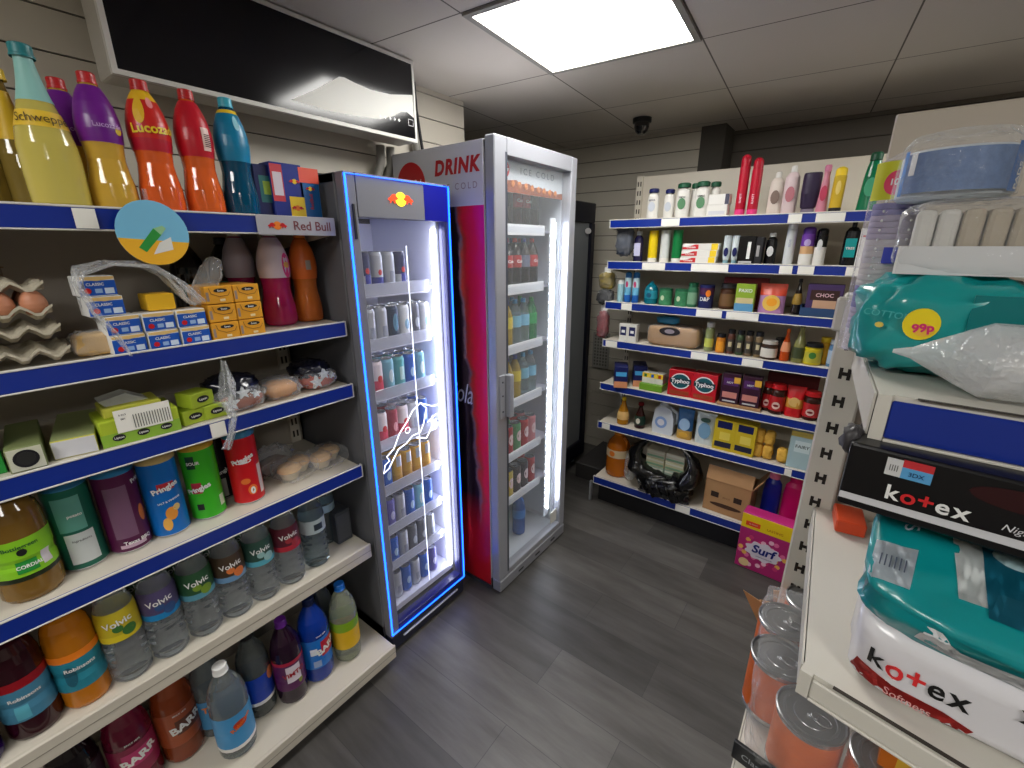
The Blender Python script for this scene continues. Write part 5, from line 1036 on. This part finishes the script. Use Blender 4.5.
# open cardboard box
t = T('cardboard_box', 'open brown cardboard box with carry holes on the bottom back shelf', 'cardboard box', (-.33, FR+.09, BZ[6]), -.06)
w_, d_, h_ = .23, .16, .19; p = P(); p.box(-w_/2, w_/2, -d_/2, -d_/2+.004, 0, h_, KRAFT); p.box(-w_/2, w_/2, d_/2-.004, d_/2, 0, h_, KRAFT); p.box(-w_/2, -w_/2+.004, -d_/2, d_/2, 0, h_, KRAFT); p.box(w_/2-.004, w_/2, -d_/2, d_/2, 0, h_, KRAFT); p.box(-w_/2, w_/2, -d_/2, d_/2, 0, .004, KRAFT)
for x in (-.06, .055): p.rbox(x-.02, x+.02, -d_/2-.001, -d_/2+.001, .09, .122, m((50, 34, 24), .8), .0009)
p.disc(0, .05, .08, .012, -d_/2-.0012, -d_/2, m((70, 44, 30), .8), 24); p.text('MADE', .014, 0, -d_/2-.0015, .1, KRAFTD); p.build('body', t)
P().box(-w_/2, w_/2, -.004, 0, 0, .075, KRAFT, M=TR((0, -d_/2, h_), rx=-.35)).build('flap', t)
P().box(0, .08, -d_/2, d_/2, -.002, .002, KRAFT, M=TR((w_/2, 0, h_), ry=-1.0)).build('flap', t)
flatbottle(-.14, 6, 'deep blue cleaning bottle with pink and white cap behind the washing powder', .085, .06, .29, m((20, 40, 160), .3), m((214, 120, 150), .3), None, off=.1, capw=.3)
flatbottle(-.045, 6, 'hot pink fabric conditioner bottle at the right of the bottom back shelf', .095, .06, .30, m((214, 20, 110), .3), m((200, 20, 100), .3), None, off=.1, capw=.3)
# washing powder boxes on the floor
def powder(x, y, lab, rz, full=True):
    w_, d_, h_ = .232, .085, .315; p = P().rbox(-w_/2, w_/2, -d_/2, d_/2, 0, h_, m((176, 40, 110), .35), .003); f_ = -d_/2
    p.box(-w_/2+.001, w_/2-.001, f_-.0006, f_, .235, h_-.002, m((240, 206, 30), .4)); p.box(-.095, -.03, f_-.0012, f_-.0006, .25, .275, m((226, 70, 30), .4)); p.text('LASTING', .018, .035, f_-.0014, .26, m((190, 110, 20), .4)); p.text('50 WASH', .009, -.062, f_-.0016, .262, WHITE)
    for i in range(26):
        a = i*2.4; rr = .05+.055*((i*37) % 10)/10; px_, pz_ = max(-.1, min(.1, rr*1.1*math.cos(a))), .115+rr*.95*math.sin(a)
        if .012 < pz_ < .225: p.disc(px_, pz_, .012, .012, f_-.0009-.00001*i, f_, (m((226, 110, 160), .4), m((236, 180, 90), .4), m((206, 60, 120), .4), m((240, 190, 210), .4))[i % 4], 8)
    pts = [(.078*(1+.09*math.cos(9*k*2*PI/54))*math.cos(k*2*PI/54), .125+.05*(1+.09*math.cos(9*k*2*PI/54))*math.sin(k*2*PI/54)) for k in range(54)]
    p.prism(pts, f_-.0018, f_, m((222, 214, 226), .4)); p.text('Surf', .062, 0, f_-.003, .132, m((20, 36, 120), .4), .03, shear=.15); p.text('WASHING POWDER', .008, .01, f_-.003, .095, m((90, 90, 120), .4)); p.disc(-.075, .035, .024, .022, f_-.0022, f_, m((232, 206, 150), .4), 16)
    tag(p.build('washing_powder_box', loc=(x, y, 0.0), rz=rz), lab, 'carton', 'washing powder boxes on the floor')
powder(-.115, 2.285, 'pink and yellow washing powder box with dark blue lettering standing on the floor', -.06)
powder(.125, 2.285, 'second pink and yellow washing powder box, mostly hidden behind the slotted white post', -.06)
# hanging goods at the left end of the back shelves
for i, (zz, xx, c_, hh, lab) in enumerate(((1.545, -1.035, (40, 50, 70), .16, 'clear hanging pack of dark blue trinkets at the left end of the second back shelf'), (1.36, -1.14, (150, 130, 50), .09, 'small hanging pack with yellow contents beside the third back shelf'), (1.27, -1.145, (26, 26, 30), .08, 'small black hanging pack left of the air fresheners'), (1.07, -1.15, (150, 70, 76), .16, 'hanging dusty pink brush head pack left of the white packs'))):
    p = P().lump(.09 if i != 3 else .06, .05, hh, m(c_, .4, var=.6, vscale=50), p=3, wob=.02, seed=i, freq=7); p.lump(.1 if i != 3 else .07, .06, hh*1.04, film(clear=.85, bump=1), p=3, wob=.008, seed=i+9); p.box(-.02, .02, -.001, .001, hh*.95, hh+.03, WHITE)
    tag(p.build('hanging_pack', loc=(xx, FR+(.05 if not i else .08), zz)), lab, 'pack')
p = P(); p.box(-.07, .07, 0, .004, 0, .28, m((150, 148, 142), .5))
for i in range(5):
    for j in range(10): p.box(-.055+i*.024, -.041+i*.024, -.001, 0, .02+j*.025, .036+j*.025, m((100, 98, 92), .6))
tag(p.build('wire_basket', loc=(-1.47, 3.098, .68)), 'small grey perforated rack by the slatted wall left of the back shelves', 'rack')

# ------------------------------------------------------------ right gondola (close to the viewer)
t = T('shelving_unit', 'cream shelving unit with slotted white post close on the right', 'shelving', (0, 0, 0))
CR2 = m((206, 202, 192), .4, var=.04)
p = P().rbox(.008, 1.5, .937, .955, .02, 1.785, m((196, 186, 172), .5), .002); p.build('back_panel', t)
p = P(); p.rbox(-.006, .044, .885, .935, 0, 1.525, CR2, .003); p.rbox(-.014, .012, .86, .884, 1.47, 1.522, CR2, .003); z = .15
SLT = m((30, 24, 20), .7)
while z < 1.45:
    p.box(.009, .014, .8842, .8848, z-.009, z+.010, SLT); p.box(.020, .025, .8842, .8848, z-.010, z+.009, SLT); p.box(.014, .020, .8842, .8848, z-.003, z+.003, SLT); z += .048
p.build('upright', t)
def quad_shelf(z, corners, front_mat, hh, side_h):
    """corners: back-left, front-left, front-right, back-right"""
    p = P(); th_ = .02; vs = [(x, y, z) for x, y in corners]+[(x, y, z-th_) for x, y in corners]
    p.add(vs, [(0, 1, 2, 3), (7, 6, 5, 4), (0, 4, 5, 1), (1, 5, 6, 2), (2, 6, 7, 3), (3, 7, 4, 0)], CR2)
    (bx0, by0), (fx, fy) = corners[0], corners[1]; e = .0022
    pl_ = [(bx0-.001, by0, z-.001), (fx-.001, fy-.004, z-.001), (fx-.001, fy-.004, z-hh), (bx0-.001, by0, z-side_h)]
    p.add(pl_+[(a-e, b, c_) for a, b, c_ in pl_], [(0, 1, 2, 3), (7, 6, 5, 4), (0, 4, 5, 1), (1, 5, 6, 2), (2, 6, 7, 3), (3, 7, 4, 0)], CR2)
    s_ = p.build('shelf', t)
    fr_ = corners[2]; L = math.hypot(fr_[0]-fx, fr_[1]-fy); ang = math.atan2(fr_[1]-fy, fr_[0]-fx)
    q = P(); q.box(0, L, -.012, 0, -hh, .002, CR2); q.rbox(.012, L, -.0165, -.0121, -hh+.003, -.003, front_mat, .0015); q.box(.0, .0115, -.017, -.0121, -hh, .002, CR2); q.rbox(.012, L, -.018, -.012, -hh-.001, -hh+.0025, CR2, .001); q.box(.03, L, -.0168, -.0122, .002, .0028, GAP)
    o = q.build('ticket_strip', s_); o.location = (fx, fy, z); o.rotation_euler.z = ang
quad_shelf(1.455, [(.026, .884), (.042, .575), (1.4, .50), (1.4, .884)], BLUE, .046, .044)
quad_shelf(1.15, [(.020, .884), (.034, .505), (1.4, .22), (1.4, .884)], CR2, .03, .05)
quad_shelf(.865, [(-.012, .884), (-.012, .55), (1.4, .36), (1.4, .884)], CR2, .04, .05)
P().rbox(.0, 1.4, .45, .884, 0, .1, CR2, .003).build('plinth', t)
# goods on the top right shelf
TL = m((10, 132, 132), .3, coat=.4)
def softpack(loc, rz, w, d, h, mats, label, cat, name, wob=.008, p_=4, seed=1, group=None, n=18):
    t = T(name, label, cat, loc, rz, group)
    P().lump(w, d, h, mats[0], p=p_, n=n, wob=wob, seed=seed).build('pack', t)
    return t
t = softpack((.085, .722, 1.4555), -.03, .15, .15, .112, [m((20, 150, 150), .28, coat=.5, bump=.5, bscale=20)], 'large turquoise wipes pack with a yellow price sticker on the upper right shelf', 'wipes', 'wipes_pack', .014, 3.5, 3)
p = P(); p.disc(-.015, .062, .0155, .017, -.0775, -.074, m((240, 214, 30), .4), 22); p.disc(-.012, .056, .009, .007, -.0782, -.0775, m((240, 190, 60), .4), 14); p.text('99p', .012, -.013, -.0788, .058, m((214, 40, 110), .4), .04, rot=.15); p.build('price_sticker', t)
p = P(); p.text('COTTON', .010, -.045, -.0768, .07, m((70, 168, 170), .4), .0, rot=-.1); p.disc(-.05, .058, .004, .003, -.077, -.074, m((220, 200, 90), .4), 10); p.build('print', t); P().box(.02, .075, -.076, -.074, .035, .095, m((8, 116, 118), .3)).build('fold_panel', t)
t = softpack((.236, .70, 1.4555), -.05, .14, .08, .09, [m((10, 112, 116), .3, coat=.4)], 'dark teal pack behind the white tissue roll on the upper right shelf', 'pack', 'wipes_pack', .008, 4, 5)
t = T('tissue_roll', 'white roll with grey blue band wrapped in clear twisted film on the upper right shelf', 'roll', (.122, .605, 1.493), PI/2)
MX = TR((0, -.055, 0), rx=-PI/2)
p = P(); seq = [(0, .0), (.030, .0), (.034, .004), (.034, .22), (0, .22)]
p.build('roll', t); t.children[0].rotation_euler = (0, 0, 0)
q = P(); q.lathe([(.002, -.075), (.006, -.06), (.012, -.05), (.026, -.025), (.036, -.006), (.0365, .22), (.02, .225)], film((235, 236, 238), .3, .9, 30), 24, M=TR((0, 0, 0), rx=PI/2)); q.build('film', t)
q = P(); q.patch(.0352, .2, 1.6, .03, .215, m((96, 130, 158), .4), .0003); o = q.build('blue_band', t); o.rotation_euler.x = PI/2
# clear bag of paper plates / tray above
t = T('tissue_pack', 'clear wrapped pack of beige tissues in a white tray, stacked on the turquoise pack', 'tissues', (.115, .735, 1.568), -.06)
p = P(); p.box(-.075, .11, -.06, .06, 0, .002, WHITE); p.box(-.075, .11, -.061, -.058, 0, .030, m((214, 214, 216), .5)); p.box(-.075, .11, .058, .061, 0, .03, WHITE); p.box(-.077, -.074, -.06, .06, 0, .03, WHITE); p.box(.11, .112, -.06, .06, 0, .03, WHITE); p.build('tray', t)
p = P()
for k in range(9): p.rbox(-.068+k*.019, -.068+k*.019+.0175, -.05, .05, .003, .068, m((176, 164, 144), .7) if k > 1 else m((206, 204, 198), .6), .005, 2)
p.build('tissues', t)
P().lump(.2, .135, .08, film((240, 242, 244), .82, 1, 22), p=6, n=20, wob=.007, seed=8, M=TR((.018, 0, -.001))).build('film', t)
# blue sponge / pads pack on top
t = T('sponge_pack', 'clear round ended pack with blue label and grey blue pads on top of the tissues', 'sponges', (.072, .745, 1.648), -.05)
t.scale = (.88, .88, .95)
p = P(); p.lathe([(0, 0), (.05, 0), (.054, .004), (.054, .05), (.048, .056), (0, .056)], m((190, 198, 204), .6), 30, sx=1.05, sy=.9); p.build('pads', t)
p = P(); p.patch(.057, -1.15, 1.25, .008, .052, m((90, 118, 164), .5, var=.35, vscale=160), .0, 16); p.patch(.057, -1.2, -1.05, .006, .056, m((30, 120, 200), .4), .0006); p.patch(.057, .95, 1.45, .006, .056, m((16, 100, 180), .4), .0006); p.patch(.057, -.95, -.8, .028, .052, WHITE, .0008); p.textcyl('PADS', .012, .057, .022, WHITE, 1.2, .02, rot=PI/2, lift=.0014)
p.build('label', t)
p = P(); p.lathe([(.045, 0), (.0605, .004), (.061, .03), (.058, .062), (.05, .072), (.03, .076), (.008, .07)], film((235, 240, 244), .85, 1, 18), 30); p.build('film', t)
t = T('cotton_pack', 'tall clear pack with yellow and pink printed top and dotted seams beside the slotted post', 'cotton pads', (.028, .80, 1.4565), .1)
cols = (m((196, 190, 196), .6), m((170, 160, 184), .6), m((120, 116, 170), .6), m((200, 194, 194), .6))
p = P()
for k in range(26): p.lathe([(0, k*.0075), (.024, k*.0075), (.0244, k*.0075+.0035), (.024, k*.0075+.007), (0, k*.0075+.007)], cols[(k//4) % 4], 18)
p.build('pads', t)
p = P(); p.lathe([(.0, -.001), (.029, 0), (.03, .02), (.03, .20), (.026, .245), (.008, .255)], film((230, 225, 232), .8, .8, 20), 24)
for ph in (-.5, .5):
    for k in range(17): p.lump(.0028, .0028, .0035, WHITE, p=2, n=4, wob=0, M=TR((.0305*math.sin(ph), -.0305*math.cos(ph), .01+k*.0115)))
p.build('bag', t)
p = P(); p.patch(.0308, -1.3, 1.3, .198, .243, m((206, 206, 50), .4), .0); p.patch(.0308, -.1, 1.2, .2, .235, m((240, 170, 40), .4), .0008); p.patch(.0308, -.7, .15, .203, .232, m((226, 60, 100), .4), .0014, ell=True); p.textcyl('100', .01, .0308, .218, WHITE, -.28, .03, lift=.0022); p.build('label', t)
P().patch(.0308, -.4, .4, .05, .08, m((80, 80, 170), .4), .0006).build('lower_print', t); P().patch(.0308, -.2, .5, .12, .14, m((60, 70, 180), .4), .0006).build('upper_print', t)
# goods on the lower right shelf
def word(p, parts, size, x, y, z, M=None, bold=.02):
    """letters in sequence with their own colours"""
    for s_, mm in parts:
        vs, fs = text_mesh(s_, size, bold); xs_ = [v[0] for v in vs]; wd = max(xs_)-min(xs_)
        p.text(s_, size, x+wd/2, y, z, mm, bold, M=M); x += wd+size*.07
BK = m((16, 16, 18), .4); RD = m((206, 40, 44), .4)
def laid(t, name, body, d, items, M=None):
    """items: list of functions drawing one layer each; every layer lies a little higher"""
    out = P()
    for k, fn in enumerate(items):
        a = P(); fn(a); c_ = conform(a, body, d, .0010+.0007*k)
        for f, mi in zip(c_.f, c_.mi): out.f.append(tuple(q+len(out.v) for q in f)); out.mi.append(out._m(c_.mats[mi])); out.sm.append(False)
        out.v += c_.v
    return out
t = T('pads_pack', 'white soft pack of pads with black and red lettering, bottom of the stack', 'pads pack', (.205, .622, 1.152), -.1)
body = P().lump(.26, .27, .15, m((214, 212, 216), .3, coat=.4, bump=.4, bscale=14), p=7, n=26, wob=.006, seed=5)
body.v = [(x, y, z*min(1.12, .5+4.6*max(0, y+.135)*(1 if z > .0 else 0))) for x, y, z in body.v]; body.build('pack', t)
MT = TR((0, -.2, 0)); DY = (0, 1, 0)
art = laid(t, 'x', body, DY, [lambda a: a.prism([(-.122, .012), (-.118, .028), (-.05, .024), (-.028, .018), (-.035, .008), (-.11, .004)], 0, .0001, m((160, 36, 34), .4), M=MT),
    lambda a: a.text('Softness', .011, -.075, 0, .0155, m((226, 170, 166), .4), .0, rot=-.05, M=MT), lambda a: word(a, [('k', BK), ('o', RD), ('+', RD), ('e', BK), ('x', BK)], .027, -.112, 0, .044, M=MT), lambda a: a.disc(.02, .022, .010, .009, 0, .0001, RD, 12, M=MT), lambda a: a.text('kotex', .024, .02, 0, .058, BK, .02, rot=PI, M=MT)])
art.build('front_lettering', t)
MU = TR((0, 0, .2), rx=-PI/2)
laid(t, 'x', body, (1, 0, 0), [lambda a: a.text('Maxi', .014, 0, 0, .09, BK, .0, rot=-PI/2, M=TR((-.2, .02, 0), rz=-PI/2))]).build('side_lettering', t)
t = T('pads_pack', 'turquoise and white pads pack with silver patch, middle of the stack', 'pads pack', (.195, .588, 1.266), -.12)
t.rotation_euler.x = .5
body = P().lump(.25, .20, .06, m((8, 138, 142), .3, coat=.4, bump=.4, bscale=16), p=5, n=24, wob=.008, seed=9); body.build('pack', t)
W_ = m((206, 212, 212), .4); MU = TR((-.03, 0, .2), rx=-PI/2) @ Matrix.Diagonal((.82, 1, .9, 1))
laid(t, 'x', body, (0, 0, -1), [lambda a: (a.prism([(-.055, .06), (-.03, .062), (-.005, -.07), (-.03, -.07)][::-1], 0, .0001, W_, M=MU), a.prism([(.03, .05), (.1, .05), (.1, -.07), (.055, -.07)][::-1], 0, .0001, W_, M=MU), a.box(-.11, -.07, 0, .0001, -.08, -.03, m((190, 200, 208), .4), M=MU)),
    lambda a: a.prism([(-.03, .075), (.02, .075), (.045, -.08), (-.006, -.08)][::-1], 0, .0001, m((20, 100, 124), .4), M=MU),
    lambda a: (a.text('3', .026, .006, 0, .03, m((190, 214, 220), .4), .02, M=MU), a.text('ALWAYS', .02, -.088, 0, .03, m((190, 206, 224), .4), .01, rot=-PI/2+.2, M=MU), a.disc(.012, -.005, .022, .012, 0, .0001, m((170, 200, 206), .4), 18, M=MU)),
    lambda a: a.text('||||||', .018, -.09, 0, -.055, m((80, 90, 110), .4), .0, M=MU)]).build('top_print', t)
laid(t, 'x', body, DY, [lambda a: a.prism([(-.07, .046), (-.06, .05), (-.045, .036), (.11, .036), (.11, .014), (-.04, .014), (-.075, .02)], 0, .0001, m((206, 208, 210), .35), M=MT)]).build('front_print', t)
t = T('pads_box', 'black box with white and red lettering, topmost of the stack under blue shelf edge', 'pads box', (.172, .605, 1.338), -.12)
w_, d_, h_ = .27, .17, .070
p = P().rbox(-w_/2, w_/2, -d_/2, d_/2, 0, h_, m((14, 13, 16), .3), .003, 2); p.build('carton', t)
p = P(); f_ = -d_/2-.0008
p.prism([(-.134, .008), (.134, .012), (.134, .021), (-.134, .015)], f_, f_+.0006, m((206, 206, 210), .35))
word(p, [('k', WHITE), ('o', RD), ('+', RD), ('e', WHITE), ('x', WHITE)], .0215, -.100, f_-.0004, .028)
p.text('Night-time', .009, .0, f_-.0004, .026, m((210, 210, 214), .4), .0, shear=.3)
p.box(-.104, -.092, f_, f_+.0006, .046, .064, m((206, 206, 206), .4)); p.box(-.092, -.07, f_, f_+.0006, .046, .0575, m((90, 160, 210), .4)); p.box(-.092, -.07, f_, f_+.0006, .0575, .065, m((196, 50, 56), .4)); p.text('||||', .007, -.098, f_-.0004, .055, BK, .0); p.text('3DX', .006, -.081, f_-.0004, .0515, m((20, 60, 100), .4)); p.disc(-.01, .052, .035, .01, f_+.0001, f_+.0006, m((46, 14, 18), .3), 20); p.disc(.085, .04, .03, .02, f_, f_+.0006, m((90, 12, 22), .35), 20)
p.build('print', t)
p = P(); p.lump(.016, .03, .03, m((60, 58, 60), .4), p=2.5, n=8, wob=.006, seed=3, M=TR((-w_/2-.002, -.06, .05))); p.build('torn_corner', t)
tag(P().rbox(-.02, .02, -.03, .03, 0, .022, m((206, 70, 30), .4), .002).build('small_carton', loc=(.066, .845, 1.151), rz=.1), 'small orange red carton at the back left corner of the lower right shelf', 'carton')
# shrink wrapped tins on the lowest visible shelf
def big_tin(x, y, lab, zz=.866, H=.108, R=.0425, c_=m((206, 96, 30), .35, var=.35, vscale=25)):
    t = T('food_tin', lab, 'tin', (x, y, zz), -.2, 'large tins on the lower right shelf')
    P().lathe([(0, .001), (R*.97, 0), (R, .003), (R, .01), (R*.985, .012), (R*.985, H-.008), (R, H-.006), (R, H-.001)], [(.011, ALU), (H-.009, c_), (9, ALU)], 32).build('body', t)
    TINL = m((150, 150, 152), .28, metal=.9)
    P().lathe([(R, H-.001), (R+.001, H), (R-.001, H+.001), (R-.003, H-.003), (R*.8, H-.003), (R*.78, H-.0015), (R*.72, H-.0015), (R*.7, H-.003), (R*.5, H-.003), (R*.48, H-.002), (0, H-.002)], TINL, 32).build('lid', t)
    p = P(); p.tube([(.012*math.cos(a*PI/8)+.012, .008*math.sin(a*PI/8), H+.0005) for a in range(16)], .0014, TINL, 6, closed=True); p.box(-.004, .008, -.004, .004, H-.002, H+.0012, TINL); p.build('ring_pull', t)
for x, y, lab in ((.062, .612, 'large tin with orange label under clear film, nearest the viewer'), (.016, .69, 'large tin with silver lid, second from the viewer in the film wrapped row'), (.014, .776, 'large tin with silver lid, third from the viewer in the film wrapped row'), (.047, .857, 'large tin at the back of the film wrapped row beside the slotted post'), (.148, .598, 'large tin with orange label tucked right of the nearest one')):
    big_tin(x, y, lab)
p = P().lump(.15, .30, .125, film((235, 238, 240), .85, 1, 16), p=7, n=22, wob=.008, seed=12)
tag(p.build('shrink_wrap', loc=(.055, .715, .866), rz=.1), 'clear shrink film stretched over the row of large tins', 'plastic wrap')
p = P(); p.rbox(.0, .16, -.006, .0, 0, .034, m((24, 26, 30), .4), .001); p.text('Classic', .014, .032, -.0065, .016, m((150, 156, 160), .4), .0)
tag(p.build('tray_edge_strip', loc=(-.018, .575, .8665), rz=-.16), 'black tray front with pale lettering at the corner below the tins', 'tray')
t = T('cardboard_box', 'torn tan cardboard tray with flaps sticking up behind the large tins', 'cardboard box', (.02, .885, .866), .25)
p = P()
for bb in ((-.05, .0, -.01, -.008, 0, .03), (-.05, .0, .03, .032, 0, .03), (-.05, -.048, -.008, .03, 0, .03), (-.05, .0, -.01, .032, 0, .002)): p.box(*bb, KRAFT)
p.build('tray', t)
P().prism([(-.05, 0), (-.005, 0), (-.03, .045), (-.09, .075)], -.012, -.010, KRAFT, M=TR((0, 0, .001))).build('flap', t)
P().prism([(-.02, 0), (.0, 0), (-.005, .065), (-.03, .06)], .030, .032, KRAFT, M=TR((0, 0, .001))).build('flap', t)
for i in range(2): carton((.22+i*.24, .64-i*.04, .866), 'orange carton standing on the lower right shelf, %s of the two' % ('left', 'right')[i], .16, .12, .2, m((206, 110, 30), .45), [(.1, .9, .3, .7, m((226, 180, 60), .4))], rz=-.12)

# goods stand a hair above what carries them
for o in [o for o in sc.objects if o.parent is None and 'label' in o]:
    if o['category'] in ('shelving', 'drinks cooler', 'fridge', 'ceiling light', 'security camera', 'sign', 'pipe', 'cable', 'rack', 'plinth'): continue
    o.location.z += .0006
